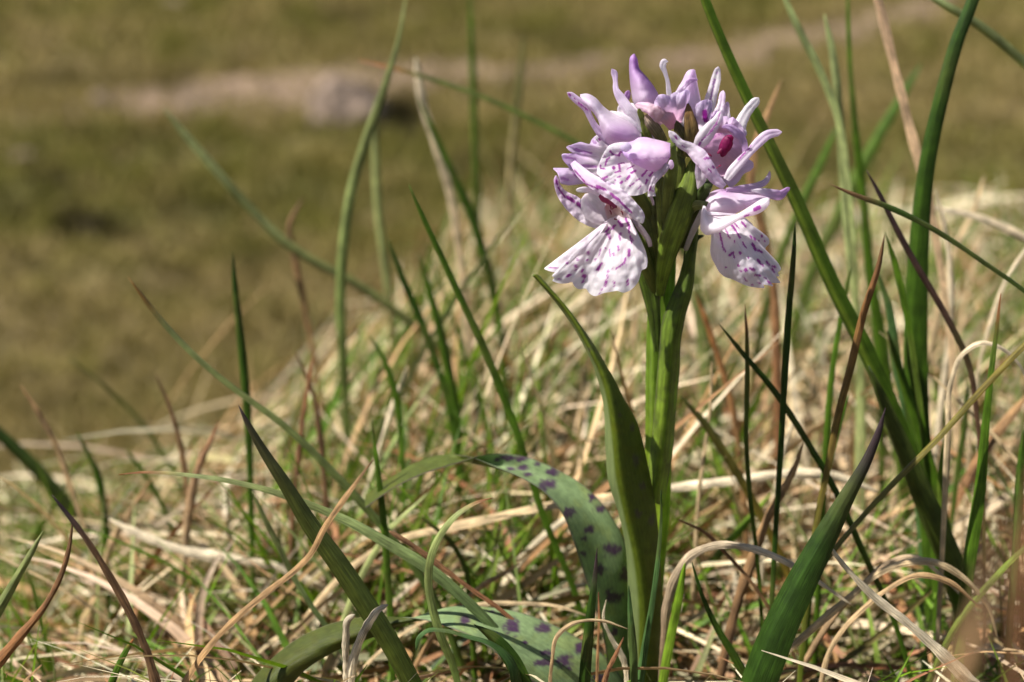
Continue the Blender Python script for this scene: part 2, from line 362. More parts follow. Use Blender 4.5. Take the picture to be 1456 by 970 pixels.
def build_ground():
    az = np.concatenate([np.linspace(-180, -26, 40, endpoint=False), np.linspace(-26, 26, 420, endpoint=False), np.linspace(26, 180, 40, endpoint=False)])
    r = np.concatenate([[0], np.geomspace(25, 600, 90, endpoint=False), np.geomspace(600, 30000, 380, endpoint=False), np.geomspace(30000, 1.2e6, 60)])
    A, Rr = np.meshgrid(np.radians(az), r, indexing='ij')
    x = Rr*np.sin(A); y = CAM[1]+Rr*np.cos(A); z = ground(x, y)
    V = np.stack([x, y, z], -1).reshape(-1, 3); nu, nv = A.shape
    i = np.arange(nu)[:, None]*nv+np.arange(nv-1)[None]; j = ((np.arange(nu)+1) % nu)[:, None]*nv+np.arange(nv-1)[None]
    Q = np.stack([i.ravel(), (i+1).ravel(), (j+1).ravel(), j.ravel()], 1)[:, ::-1]
    px, py = proj(V); rr = Rr.ravel(); front = (V[:, 1] > CAM[1]+100)
    px = np.where(front, px, 728+V[:, 0]*.5); py = np.where(front, py, 200)
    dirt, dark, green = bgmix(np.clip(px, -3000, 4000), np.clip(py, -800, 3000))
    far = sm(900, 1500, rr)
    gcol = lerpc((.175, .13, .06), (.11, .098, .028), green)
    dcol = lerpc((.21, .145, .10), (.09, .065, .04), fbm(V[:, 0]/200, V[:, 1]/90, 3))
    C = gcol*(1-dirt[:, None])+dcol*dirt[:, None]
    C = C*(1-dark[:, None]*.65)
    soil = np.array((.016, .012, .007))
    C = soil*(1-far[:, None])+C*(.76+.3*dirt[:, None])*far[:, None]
    m, N, L = newmat('hillside_ground')
    out = N.new('ShaderNodeOutputMaterial'); p = N.new('ShaderNodeBsdfPrincipled'); p.inputs['Roughness'].default_value = .95
    p.inputs['Specular IOR Level'].default_value = .1
    a = N.new('ShaderNodeAttribute'); a.attribute_name = 'Col'; ge = N.new('ShaderNodeNewGeometry')
    n1 = N.new('ShaderNodeTexNoise'); n1.inputs['Scale'].default_value = 14; n1.inputs['Detail'].default_value = 8; n1.inputs['Roughness'].default_value = .7
    L.new(ge.outputs['Position'], n1.inputs[0])
    mr = N.new('ShaderNodeMapRange'); mr.inputs[1].default_value = .3; mr.inputs[2].default_value = .7; mr.inputs[3].default_value = .45; mr.inputs[4].default_value = 1.6
    L.new(n1.outputs[0], mr.inputs[0])
    vm = N.new('ShaderNodeVectorMath'); vm.operation = 'SCALE'; L.new(a.outputs['Color'], vm.inputs[0]); L.new(mr.outputs[0], vm.inputs['Scale'])
    L.new(vm.outputs[0], p.inputs['Base Color']); L.new(p.outputs[0], out.inputs[0])
    bp = N.new('ShaderNodeBump'); bp.inputs['Distance'].default_value = .02; bp.inputs['Strength'].default_value = .6; L.new(n1.outputs[0], bp.inputs['Height']); L.new(bp.outputs[0], p.inputs['Normal'])
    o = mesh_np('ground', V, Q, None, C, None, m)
    tag(o, kind='structure', label='grassy hillside falling away behind the mound to a worn dirt path')
build_ground()

# ------------------------------------------------------------------ bulk blades (vectorised)
def blades(name, base, head, el0, bend, length, width, C0, C1, mat, K=6, fold=True, reject=None, swirl=None, keep_floor=True):
    n = len(base); t = np.linspace(0, 1, K+1)
    el = el0[:, None]-bend[:, None]*t[None]
    hd = head[:, None]+(0 if swirl is None else swirl[:, None]*t[None])
    d = np.stack([np.cos(el)*np.sin(hd), np.cos(el)*np.cos(hd), np.sin(el)], -1)
    step = length[:, None, None]/K*d
    P = np.concatenate([np.zeros((n, 1, 3)), np.cumsum(step[:, :-1], 1)], 1)+base[:, None]
    if keep_floor:
        g = ground(P[..., 0], P[..., 1]); P[..., 2] = np.maximum(P[..., 2], g-1.0)
    if reject is not None:
        ok = ~reject(P); P = P[ok]; d = d[ok]; width = width[ok]; C0 = C0[ok]; C1 = C1[ok]; length = length[ok]; n = len(P)
    side = np.cross(d, np.array([0, 0, 1.])); side /= np.linalg.norm(side, axis=2, keepdims=True)+1e-6
    up = np.cross(side, d)
    ro = rng.uniform(-1.2, 1.2, n)[:, None, None]+rng.uniform(-.8, .8, n)[:, None, None]*t[None, :, None]
    S = side*np.cos(ro)+up*np.sin(ro); Nn = -side*np.sin(ro)+up*np.cos(ro)
    wt = (width[:, None]*np.clip(1-t**2.2, .06, 1)[None]*.5)[..., None]
    if fold: rows = [P-S*wt, P-Nn*wt*.35, P+S*wt]
    else: rows = [P-S*wt, P+S*wt]
    k = len(rows); V = np.stack(rows, 2)          # n,K+1,k,3
    idx = np.arange(n*(K+1)*k).reshape(n, K+1, k)
    qs = [np.stack([idx[:, :-1, a], idx[:, :-1, a+1], idx[:, 1:, a+1], idx[:, 1:, a]], -1).reshape(-1, 4) for a in range(k-1)]
    C = C0[:, None]*(1-t[None, :, None])+C1[:, None]*t[None, :, None]
    C = np.repeat(C[:, :, None], k, 2).reshape(-1, 3)
    u = np.linspace(0, 1, k)
    ST = np.stack([np.broadcast_to(u*1.0, (n, K+1, k))*width[:, None, None]+rng.random(n)[:, None, None]*50, np.broadcast_to(t[None, :, None]*length[:, None, None]*.12, (n, K+1, k))], -1).reshape(-1, 2)
    return mesh_np(name, V.reshape(-1, 3), np.concatenate(qs), None, C, ST, mat)
PAL = dict(pale=(.78, .65, .44), straw=(.60, .44, .24), tan=(.40, .235, .10), brown=(.19, .10, .045), rust=(.30, .125, .05),
           green=(.078, .155, .010), lime=(.46, .52, .22), peach=(.80, .53, .32), dark=(.028, .065, .006), bright=(.16, .28, .014), sage=(.36, .39, .15), blue=(.08, .16, .045),
           olive=(.10, .11, .025), gold=(.33, .22, .03), purple=(.06, .035, .04), grey=(.55, .46, .32), yg=(.20, .29, .03), orange=(.45, .18, .05))
def pick(n, names, pr):
    a = np.array([PAL[k] for k in names]); c = a[rng.choice(len(names), n, p=np.array(pr)/sum(pr))]
    return c*rng.uniform(.72, 1.25, (n, 1))*rng.uniform(.94, 1.06, (n, 3))
LIM_T = ([-300, 0, 200, 330, 450, 560, 640, 720, 900, 1100, 1500, 1800], [690, 670, 650, 600, 500, 380, 290, 250, 250, 270, 250, 250])
def rej(front_lim=945, slack=0, rnd=60):
    def f(P):
        px, py = proj(P); mn = py.min(1); mid = px[:, -1]
        lim = np.interp(px[np.arange(len(P)), py.argmin(1)], *LIM_T)-slack+rng.uniform(0, rnd, len(P))
        bad = mn < lim
        fy = P[..., 1] < 14
        fl = np.interp(px, [0, 330, 380, 980, 1050, 1456], [880, 890, front_lim, front_lim, 905, 890])
        bad |= ((fy & (py < fl)).any(1))
        near = (P[..., 1] < -70) & (py < 985)
        return bad | near.any(1)
    return f
def scatter(n, r0, r1, a0=-23, a1=23, crest=25, pw=1.0):
    a0 -= 9; a1 += 9; n = int(n*1.3)
    az = rng.uniform(a0, a1, n); e = np.interp(az, *E_T)+crest
    u = rng.random(n)**pw
    r = np.sqrt(r0**2+(np.minimum(e, r1)**2-r0**2)*u)
    x = r*np.sin(np.radians(az)); y = CAM[1]+r*np.cos(np.radians(az))
    return np.stack([x, y, ground(x, y)], -1)
def near_grass():
    # flattened dead straw
    n = 33000; b = scatter(n, 150, 760); n = len(b); rr = np.hypot(b[:, 0], b[:, 1]+220); k = rng.random(n) < np.interp(rr, [330, 460, 700], [1, .45, .2])*(1-.55*sm(10, 80, -b[:, 0])*sm(290, 360, rr)); b = b[k]; rr = rr[k]; n = len(b)
    b[:, 2] += rng.uniform(0, 24, n)*rng.random(n); fs = np.interp(rr, [330, 520], [1, 1.75])**np.clip((b[:, 0]+30)/60, 0, 1)
    hd = 14*fbm(b[:, 0]/55+3, b[:, 1]/55, 2)+rng.normal(0, 1.1, n)
    wd = rng.uniform(.45, 1.35, n)*rng.choice([1, 1.8], n, p=[.86, .14])
    tag(blades('dead_straw_mat', b, hd, rng.uniform(-.05, .8, n), rng.uniform(.1, 1.5, n), rng.uniform(18, 62, n)*(.4+.6*fs), wd*fs,
        pick(n, ['pale', 'straw', 'tan', 'brown', 'rust', 'olive', 'dark'], [1.5, 1.9, 2.4, 4.0, 2.4, 2.0, 1.8]), pick(n, ['pale', 'straw', 'tan', 'rust', 'grey'], [4.8, 3, 2, 1.9, .8]), M_thatch, K=7, reject=rej(slack=25, rnd=140), swirl=rng.uniform(-2.0, 2.0, n)),
        'tangled mat of flattened straw coloured dead grass over the mound', 'dead grass', kind='stuff')
    # standing dry blades, leaning up to the right in the tuft behind the flower
    n = 10000; b = scatter(n, 250, 760, -15, 23, pw=.8); n = len(b); b = b[fbm(b[:, 0]/26+11, b[:, 1]/26, 2) > .43]; n = len(b)
    tag(blades('dry_grass', b, 1.3+rng.normal(0, 1.5, n), rng.uniform(.35, 1.3, n), rng.uniform(-.1, 1.2, n), rng.uniform(26, 92, n), rng.uniform(.8, 2.2, n),
        pick(n, ['straw', 'tan', 'olive', 'brown'], [2, 3, 2, 2]), pick(n, ['pale', 'straw', 'tan', 'rust'], [4.5, 4, 1.5, .7]), M_thatch, K=7, reject=rej(slack=45, rnd=150), swirl=rng.uniform(-.9, .9, n)),
        'standing dry tan grass in the tuft behind the orchid', 'dry grass', kind='stuff')
    # living green blades
    n = 30000; b = scatter(n, 170, 760, pw=1.0); n = len(b)
    cl = fbm(b[:, 0]/24+40, b[:, 1]/24, 2)+.13*sm(0, 60, -b[:, 0]); cl = cl-.10*(1-sm(30, 75, np.hypot((b[:, 0]+15)*.6, b[:, 1]-95))); b = b[cl > .52]; n = len(b)
    tag(blades('green_grass', b, rng.uniform(0, 2*math.pi, n), rng.uniform(.6, 1.5, n), rng.uniform(0, 1.0, n), rng.uniform(16, 62, n), rng.uniform(.5, 1.6, n),
        pick(n, ['green', 'dark', 'olive', 'bright'], [4, 1.5, 1.5, 2]), pick(n, ['green', 'bright', 'sage', 'olive', 'yg'], [3, 4, 2, 1, 2.5]), M_blade, K=6, reject=rej(slack=40, rnd=160), swirl=rng.uniform(-.6, .6, n)),
        'short living green grass growing up through the dead straw', 'green grass', kind='stuff')
    # tall thin pale stalks at the right
    n = 1500; b = scatter(n, 300, 780, 2, 22, pw=.9); n = len(b)
    tag(blades('tall_dry_stalks', b, rng.uniform(0, 2*math.pi, n), rng.uniform(1.0, 1.55, n), rng.uniform(-.1, .5, n), rng.uniform(45, 110, n), rng.uniform(.6, 1.5, n),
        pick(n, ['straw', 'olive', 'green', 'rust'], [4, 1.5, 1.5, 1]), pick(n, ['pale', 'straw', 'sage', 'rust'], [5, 3, 1.5, 1]), M_thatch, K=7, reject=rej(slack=30, rnd=130)),
        'tall thin pale grass stalks standing at the right of the orchid', 'dry grass', kind='stuff')
    n = 2600; b = scatter(n, 300, 700, -20, 20, crest=5, pw=.8); n = len(b)
    tag(blades('tall_green_grass', b, rng.uniform(0, 2*math.pi, n), rng.uniform(1.0, 1.55, n), rng.uniform(-.1, .5, n), rng.uniform(45, 120, n), rng.uniform(.9, 2.2, n),
        pick(n, ['green', 'olive', 'dark'], [4, 2, 1.5]), pick(n, ['green', 'sage', 'bright'], [4, 3, 2]), M_blade, K=7, reject=rej(slack=60, rnd=170)),
        'tall thin green blades scattered through the dry tuft behind the orchid', 'green grass', kind='stuff')
    n = 900; b = scatter(n, 400, 2000, -7, 0, crest=190, pw=.7); n = len(b); b = b[np.hypot(b[:, 0], b[:, 1]+220) > np.interp(np.degrees(np.arctan2(b[:, 0], b[:, 1]+220)), *E_T)-40]; n = len(b)
    tag(blades('slope_edge_grass', b, rng.uniform(0, 2*math.pi, n), rng.uniform(.9, 1.5, n), rng.uniform(0, .7, n), rng.uniform(50, 130, n), rng.uniform(.9, 2.0, n),
        pick(n, ['olive', 'green', 'brown', 'tan'], [3, 3, 2, 3]), pick(n, ['tan', 'straw', 'olive', 'sage', 'brown'], [3, 3, 2, 2, 1.5]), M_thatch, K=6, reject=rej(slack=190, rnd=230)),
        'mixed tan and olive stalks fading down the far edge of the mound at left', 'grass', kind='stuff')
    # moss / tiny leaves low down
    n = 26000; b = scatter(n, 200, 640, pw=1.0); n = len(b); cl = fbm(b[:, 0]/28+9, b[:, 1]/28+70, 2); b = b[cl > .5]; n = len(b)
    b[:, 2] += rng.uniform(0, 7, n)
    tag(blades('moss', b, rng.uniform(0, 2*math.pi, n), rng.uniform(.1, 1.3, n), rng.uniform(0, .8, n), rng.uniform(2.5, 7, n), rng.uniform(1.2, 2.6, n),
        pick(n, ['green', 'dark', 'bright'], [3, 2, 2]), pick(n, ['bright', 'yg', 'green'], [3, 2, 3]), M_blade, K=3, fold=True, reject=rej()),
        'moss and tiny bright green leaves low between the straws', 'moss', kind='stuff')
near_grass()
def far_grass():
    n = 250000
    az = np.clip(rng.normal(0, 19, n), -60, 60); r = np.exp(rng.uniform(math.log(620), math.log(16000), n))
    x = r*np.sin(np.radians(az)); y = CAM[1]+r*np.cos(np.radians(az)); b = np.stack([x, y, ground(x, y)], -1)
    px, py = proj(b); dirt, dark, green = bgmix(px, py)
    k = rng.random(n) > dirt*.88; k &= r > np.interp(az, *E_T)+30
    b, r, green, dark = b[k], r[k], green[k], dark[k]; n = len(b)
    g = np.clip(green+rng.normal(0, .22, n)+.5*(fbm(b[:, 0]/260, b[:, 1]/260, 3)-.5), 0, 1)
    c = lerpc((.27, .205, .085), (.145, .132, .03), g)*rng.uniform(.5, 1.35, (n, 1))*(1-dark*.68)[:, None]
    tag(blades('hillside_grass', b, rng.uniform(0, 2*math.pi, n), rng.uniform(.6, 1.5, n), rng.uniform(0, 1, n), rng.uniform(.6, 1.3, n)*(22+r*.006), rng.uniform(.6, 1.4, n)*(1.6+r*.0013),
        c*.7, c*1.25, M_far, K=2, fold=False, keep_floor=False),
        'olive and tan grass covering the blurred hillside beyond the mound', 'grass', kind='stuff')
far_grass()

# ------------------------------------------------------------------ stones on the far path
def mat_rock():
    m, N, L = newmat('pinkish_rock')
    out = N.new('ShaderNodeOutputMaterial'); p = N.new('ShaderNodeBsdfPrincipled'); p.inputs['Roughness'].default_value = .9
    ge = N.new('ShaderNodeNewGeometry'); n = N.new('ShaderNodeTexNoise'); n.inputs['Scale'].default_value = 22; n.inputs['Detail'].default_value = 8; L.new(ge.outputs['Position'], n.inputs[0])
    cr = N.new('ShaderNodeValToRGB'); L.new(n.outputs[0], cr.inputs[0])
    cr.color_ramp.elements[0].position = .35; cr.color_ramp.elements[0].color = (.10, .07, .05, 1); cr.color_ramp.elements[1].position = .65; cr.color_ramp.elements[1].color = (.36, .26, .19, 1)
    L.new(cr.outputs[0], p.inputs['Base Color']); bp = N.new('ShaderNodeBump'); bp.inputs['Distance'].default_value = .02; L.new(n.outputs[0], bp.inputs['Height']); L.new(bp.outputs[0], p.inputs['Normal']); L.new(p.outputs[0], out.inputs[0])
    return m
M_rock = mat_rock()
import bmesh
def stone(px, py, wpx, hpx, label, name='stone', seed=0):
    p = hit(px, py); d = np.linalg.norm(p-CAM); W = wpx/F*d; H = hpx/F*d
    bm = bmesh.new(); bmesh.ops.create_icosphere(bm, subdivisions=4, radius=1)
    for v in bm.verts:
        c = v.co.copy()
        k = 1+.30*(noise.noise(c*1.1+Vector((seed, 0, 0)))) + .12*noise.noise(c*3+Vector((0, seed, 0)))
        c = c*k
        c.x = max(-.92, min(.9, c.x)); c.z = min(c.z, .72+.25*c.x*-.6)
        if c.x+c.z > 1.05: c = c*(1.05/(c.x+c.z))
        v.co = Vector((c.x*W/2, c.y*W*.42, c.z*H*.75+H*.12))*.001
    me = bpy.data.meshes.new(name); bm.to_mesh(me); bm.free(); me.materials.append(M_rock)
    for f in me.polygons: f.use_smooth = True
    o = link(bpy.data.objects.new(name, me)); o.location = Vector(p*.001); o.rotation_euler = (0, 0, .3+seed)
    tag(o, label, 'rock' if name == 'boulder' else 'stone', None if name == 'boulder' else 'stones on the far hillside')
stone(500, 180, 118, 98, 'blurred pinkish boulder with a dark right side beside the dirt path on the hillside', 'boulder')
stone(146, 150, 30, 26, 'small pale stone at the left end of the dirt path', seed=2)
stone(268, 150, 24, 16, 'flat pale stone on the dirt path between the boulder and the small stone', seed=3)
stone(244, 8, 34, 16, 'pale stone at the very top edge above the dirt path', seed=5)
stone(38, 226, 40, 16, 'flat pinkish stone in the green grass below the path at far left', seed=7)

# ================================================================== THE ORCHID
root_loc = np.array([at(915, 985, 0)[0], 0, ground(at(915, 985, 0)[0], 0.0)])
orchid = bpy.data.objects.new('orchid', None); link(orchid); orchid.location = Vector(root_loc*.001); orchid.empty_display_size = .01
tag(orchid, 'pink and white spotted orchid in flower with purple blotched leaves, standing in dead grass', 'orchid')

# ---- stem
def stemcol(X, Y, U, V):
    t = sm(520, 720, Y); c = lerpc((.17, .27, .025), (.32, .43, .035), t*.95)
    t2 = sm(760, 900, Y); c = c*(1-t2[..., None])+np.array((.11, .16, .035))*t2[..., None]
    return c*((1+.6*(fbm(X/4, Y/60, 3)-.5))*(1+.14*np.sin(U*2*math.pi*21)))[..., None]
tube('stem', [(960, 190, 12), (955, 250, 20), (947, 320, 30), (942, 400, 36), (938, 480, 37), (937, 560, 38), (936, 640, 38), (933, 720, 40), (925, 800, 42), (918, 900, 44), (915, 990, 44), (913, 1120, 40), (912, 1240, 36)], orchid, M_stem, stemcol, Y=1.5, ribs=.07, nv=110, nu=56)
def gcf(c, c2=None, edge=(.07, .05, .035), ew=.10, amt=.3, light=None):
    c = np.asarray(c); c2 = c if c2 is None else np.asarray(c2)
    def f(X, Y, U, V):
        C = lerpc(c, c2, sm(0, 1, V))*(1+amt*2*(fbm(X/3.5, Y/30, 3)-.5))[..., None]*(1+.25*2*(fbm(X/14, Y/14, 3)-.5))[..., None]
        C = C*(1+.16*np.sin(U*38+3*fbm(X/25, Y/25, 2)))[..., None]
        k = 1-sm(0, ew, np.minimum(U, 1-U)); C = C*(1-k[..., None]*.7)+np.asarray(edge)*k[..., None]*.7
        sp = sm(.66, .74, fbm(X/5+40, Y/6+3, 2))*.35; C = C*(1-sp[..., None])+np.array((.04, .03, .03))*sp[..., None]
        return C
    return f
G1 = (.12, .18, .025); G2 = (.13, .18, .03)
# sheathing stem leaves
rails('sheath_leaf', [[(988, 318, -1), (974, 362, -2.2), (963, 400, -2.4), (953, 425, -2.5), (942, 455, -2.6), (937, 500, -2.6), (932, 560, -2.4), (926, 630, -2.2), (917, 705, -2)],
                      [(990, 322, -2), (982, 370, -3), (974, 410, -3.6), (965, 440, -4), (956, 480, -4), (952, 520, -4), (948, 570, -3.8), (941, 640, -3.5), (931, 715, -3)],
                      [(993, 328, -1), (989, 372, -2.2), (985, 412, -2.6), (975, 450, -2.4), (968, 490, -2), (967, 520, -1.2), (962, 575, -.8), (957, 640, -.6), (944, 720, -.2)]],
      orchid, M_stem, gcf((.12, .19, .022), (.22, .31, .03)), nu=21, nv=70, th=.25)['label'] = 'leaf edge wrapped diagonally round the upper stem'
strap('sheath_leaf', [(878, 285, 10), (892, 320, 22), (908, 360, 26), (921, 400, 26), (929, 440, 20), (934, 500, 8)], -1.8, orchid, M_stem, cup=1.2, cf=gcf(G1, G1), nu=13, th=.25)
# bracts
BR = [
 ('A', [(986, 222, 5, -4), (979, 262, 26, -5.2), (967, 305, 36, -5.6), (953, 345, 32, -5.2), (943, 385, 22, -4.4), (938, 420, 12, -3)], (.20, .27, .035), (.21, .31, .035), .8),
 ('B', [(913, 268, 18, -3), (919, 300, 30, -3), (928, 345, 27, -3), (937, 395, 12, -2.6)], (.26, .28, .08), (.20, .25, .05), 1.6),
 ('C', [(938, 250, 18, -3.5), (943, 290, 22, -4), (944, 330, 20, -4), (941, 380, 12, -3.6)], (.22, .26, .06), (.22, .28, .04), 1.3),
 ('D', [(957, 200, 10, -3.4), (962, 235, 26, -4.6), (960, 270, 24, -4.8), (954, 300, 16, -4.4)], (.12, .15, .025), (.17, .2, .03), 1.4),
 ('E', [(1010, 250, 5, -1), (1002, 268, 16, -1.6), (990, 290, 20, -2), (978, 320, 14, -1.6)], (.04, .07, .016), (.06, .09, .02), 1.0),
 ('F', [(1001, 335, 3, -1), (992, 338, 7, -1), (984, 350, 14, -1), (976, 385, 12, -1.4)], (.03, .06, .02), (.05, .09, .02), .8),
 ('G', [(908, 155, 6, -5), (914, 172, 11, -5), (920, 192, 13, -5), (926, 215, 12, -4)], (.22, .24, .05), (.18, .2, .04), .9),
 ('I', [(961, 172, 5, -5.2), (966, 185, 16, -5.4), (973, 200, 22, -5.4), (978, 216, 18, -5)], (.17, .13, .05), (.12, .13, .035), 1.3),
 ('J', [(978, 148, 5, -5.6), (980, 165, 15, -6), (983, 185, 21, -6.2), (981, 203, 18, -5.8), (976, 222, 12, -5)], (.28, .15, .06), (.22, .19, .05), 1.5),
]
for key, pts, ca, cb, cu in BR:
    strap('bract', pts, 0, orchid, M_stem, cup=cu, cf=gcf(ca, cb, ew=.07), nu=13, nv=36, th=.3)

# ---- leaves
SP_B = [(722, 651, 12, 4), (741, 653, 9, 4), (726, 668, 8, 4), (744, 666, 11, 5), (763, 660, 6, 4), (751, 676, 7, 4), (786, 671, 11, 6), (776, 690, 13, 9), (843, 707, 9, 7), (852, 724, 9, 7), (808, 731, 9, 8), (838, 754, 9, 7), (829, 767, 6, 4), (870, 783, 16, 10), (830, 788, 5, 6), (852, 810, 8, 8), (887, 816, 10, 12), (870, 848, 14, 10), (872, 900, 8, 7), (706, 653, 5, 3), (896, 850, 6, 8), (850, 870, 5, 6)]
SP_C = [(728, 893, 13, 12), (772, 895, 11, 9), (661, 883, 7, 7), (774, 930, 8, 7), (803, 942, 12, 11), (823, 922, 9, 9), (770, 943, 13, 6), (850, 965, 9, 9), (700, 872, 4, 3), (745, 915, 4, 3), (870, 940, 7, 8), (835, 950, 4, 4)]
SP_A = [(903, 655, 7, 9), (897, 607, 4, 6), (912, 692, 6, 6), (925, 740, 5, 12), (838, 498, 4, 5), (906, 730, 6, 6), (898, 560, 3, 3), (880, 590, 3, 4)]
def leafcf(base, spots, mul=1., edge=(.09, .04, .07), sc=(.075, .024, .085)):
    base = np.asarray(base)
    def f(X, Y, U, V):
        C = base*np.ones(X.shape+(3,))*(1+.28*2*(fbm(X/9, Y/9, 4)-.5))[..., None]
        C = C*(1+.2*2*(vn(X*1.1, Y*1.1)-.5))[..., None]*(1+.055*np.sin(U*75+3*fbm(X/30, Y/30, 2)))[..., None]
        yel = sm(.5, .75, fbm(X/16+7, Y/16, 3))*.35; C = C*(1-yel[..., None])+C*np.array((1.25, 1.0, .55))*yel[..., None]
        m = np.zeros(X.shape)
        for x, y, rx, ry in spots:
            d = np.hypot((X-x)/rx, (Y-y)/ry)+1.5*(fbm(X/5.5+x, Y/5.5, 4)-.5)
            m = np.maximum(m, (1-sm(.6, 1.15, d))*(.8+.35*vn(X/2+y, Y/2)).clip(0, 1))
        C = C*(1-m[..., None]*.95*mul)+np.asarray(sc)*m[..., None]*.95*mul
        k = 1-sm(0, .05, np.minimum(U, 1-U)); C = C*(1-k[..., None]*.7)+np.asarray(edge)*k[..., None]*.7
        return C
    return f
LTOP = (.25, .345, .155); LUND = (.09, .11, .018)
lf = rails('leaf', [[(757, 391, -2), (790, 430, -3), (825, 482, -4), (845, 525, -4.6), (857, 570, -5), (861, 640, -5.5), (865, 685, -5.5), (878, 725, -5), (889, 775, -4.6), (893, 850, -4), (893, 930, -3.4), (895, 1010, -3), (897, 1100, -2)],
             [(760, 391, -4), (805, 440, -5.4), (840, 497, -7), (862, 545, -7.8), (875, 610, -8.4), (883, 680, -8.4), (894, 735, -8), (908, 800, -7.4), (915, 860, -6.8), (915, 930, -6), (915, 1010, -5), (914, 1100, -4)],
             [(765, 393, -3.4), (812, 447, -4.6), (852, 508, -5.4), (874, 545, -6), (893, 610, -6.4), (905, 680, -6.4), (915, 738, -6.2), (924, 800, -6), (929, 860, -5.6), (929, 930, -5), (927, 1010, -4), (924, 1100, -3)],
             [(769, 396, -2), (818, 455, -3), (857, 514, -3), (864, 532, -3), (905, 598, -3.4), (921, 660, -3.2), (934, 735, -3), (939, 800, -3), (941, 860, -3), (939, 930, -2.4), (936, 1010, -2), (931, 1100, -1)]],
      orchid, M_leaf, None or (lambda f: (lambda X, Y, U, V: (lambda C, k: C*(1-k[..., None])+(np.array((.22, .27, .10))*(1+.2*2*(fbm(X/3, Y/30, 3)-.5))[..., None])*k[..., None])(f(X, Y, U, V), 1-sm(.20, .27, U))))(leafcf((.105, .14, .012), SP_A, .5, edge=(.10, .045, .05))),  # pale left strip paints in the sun catching the folded edge
      leafcf((.10, .14, .03), [], 1), nu=61, nv=170, th=.35)
lf['label'] = 'upright plain dark green leaf standing left of the stem'
lf = rails('leaf', [[(905, 1090, -1), (918, 1000, 0), (903, 900, 2), (897, 820, 3), (889, 772, 4), (868, 732, 4.6), (832, 692, 5.6), (791, 667, 6), (740, 648, 6.4), (692, 646, 5), (650, 659, 3), (610, 671, 1), (560, 694, 2), (520, 722, 3)],
             [(890, 1090, -3), (895, 1000, -3), (882, 900, -2), (868, 815, 0), (856, 772, 1.6), (838, 735, 2.8), (808, 703, 4), (770, 684, 4.6), (725, 668, 5.4), (685, 660, 6), (645, 654, 7), (605, 663, 7), (558, 687, 7), (520, 712, 7)],
             [(878, 1090, -4), (868, 1000, -6), (857, 900, -6), (830, 815, -4.4), (814, 766, -3.6), (799, 730, -2.6), (777, 703, -1.4), (742, 680, 0), (704, 664, 2.6), (668, 650, 5), (640, 646, 9), (600, 654, 10), (556, 679, 10), (520, 703, 11)]],
      orchid, M_leaf, leafcf(LTOP, SP_B), leafcf(LUND, [], 1), nu=70, nv=200, th=.35)
lf['label'] = 'grey green leaf arching to the left with many dark purple blotches'
lf = rails('leaf', [[(925, 1090, -3), (895, 985, -5), (862, 935, -5), (830, 912, -5), (790, 890, -5), (740, 871, -5), (700, 864, -5), (655, 861, -6), (618, 869, -7.5), (585, 884, -10), (540, 903, -13), (480, 925, -14), (430, 957, -15), (395, 1010, -16), (370, 1080, -17)],
             [(905, 1090, -6), (855, 1000, -10), (815, 955, -11), (770, 925, -11.6), (725, 902, -12), (690, 888, -12), (655, 879, -12), (622, 878, -12), (590, 882, -12.4), (545, 890, -13.4), (490, 905, -14), (440, 925, -14), (400, 950, -15), (362, 1000, -16), (340, 1080, -17)],
             [(880, 1090, -10), (810, 1010, -15), (765, 975, -17), (722, 943, -18), (690, 917, -18), (660, 901, -17.6), (635, 891, -16), (605, 882, -14), (570, 878, -12), (520, 877, -11), (470, 887, -10), (425, 907, -10), (388, 935, -10), (350, 980, -10), (325, 1060, -10)]],
      orchid, M_leaf, leafcf((.07, .085, .014), [], 1, edge=(.2, .18, .1)), leafcf(LTOP, SP_C), nu=70, nv=200, th=.35)
lf['label'] = 'low leaf curving left along the bottom with round purple blotches'

# ---- flowers
def flower(px, py, Y, label):
    o = bpy.data.objects.new('flower', None); link(o, orchid); o.empty_display_size = .004
    o.location = Vector((at(px, py, Y)-root_loc)*.001); o['label'] = label
    return o
def blob(name, pts, Y, parent, c, mat=None, amt=.25, fl=.7):
    return tube(name, pts, parent, mat or M_petal, flat(c, amt, 2.5), Y=Y, nu=16, nv=24, flat=fl)

# F1: lower left, facing the camera
f = flower(880, 300, -6, 'open flower at lower left with a broad hanging spotted lip')
SG = ZS('LL', [(440,490,465,455,12),(450,500,465,505,14),(465,520,470,530,14),(485,465,505,440,14),(535,415,555,445,22),(580,395,605,450,14),(603,450,605,495,10),(535,500,540,540,10),(545,495,552,498,10),(612,515,622,560,10),(625,530,630,545,8),(530,585,532,610,12),(605,610,600,650,18),(580,665,570,700,12),(560,705,515,738,11),(405,605,398,650,7),(435,590,440,600,6),(495,635,500,650,10),(470,610,475,655,8),(385,745,412,705,18),(320,625,322,632,16),(310,680,320,675,10),(370,675,374,680,8),(175,700,180,702,12),(230,715,242,725,14),(245,670,250,680,8),(275,755,285,745,16),(290,785,300,795,20),(280,835,292,815,12),(175,790,195,780,20),(50,733,105,733,7),(120,808,128,806,8),(460,750,460,760,12),(455,785,460,800,12),(445,825,445,835,16),(435,855,440,860,14),(415,880,420,885,12),(400,910,402,912,8),(500,830,502,840,10),(500,858,502,862,8),(593,810,592,850,10),(490,740,492,745,8),(240,745,232,750,7)])
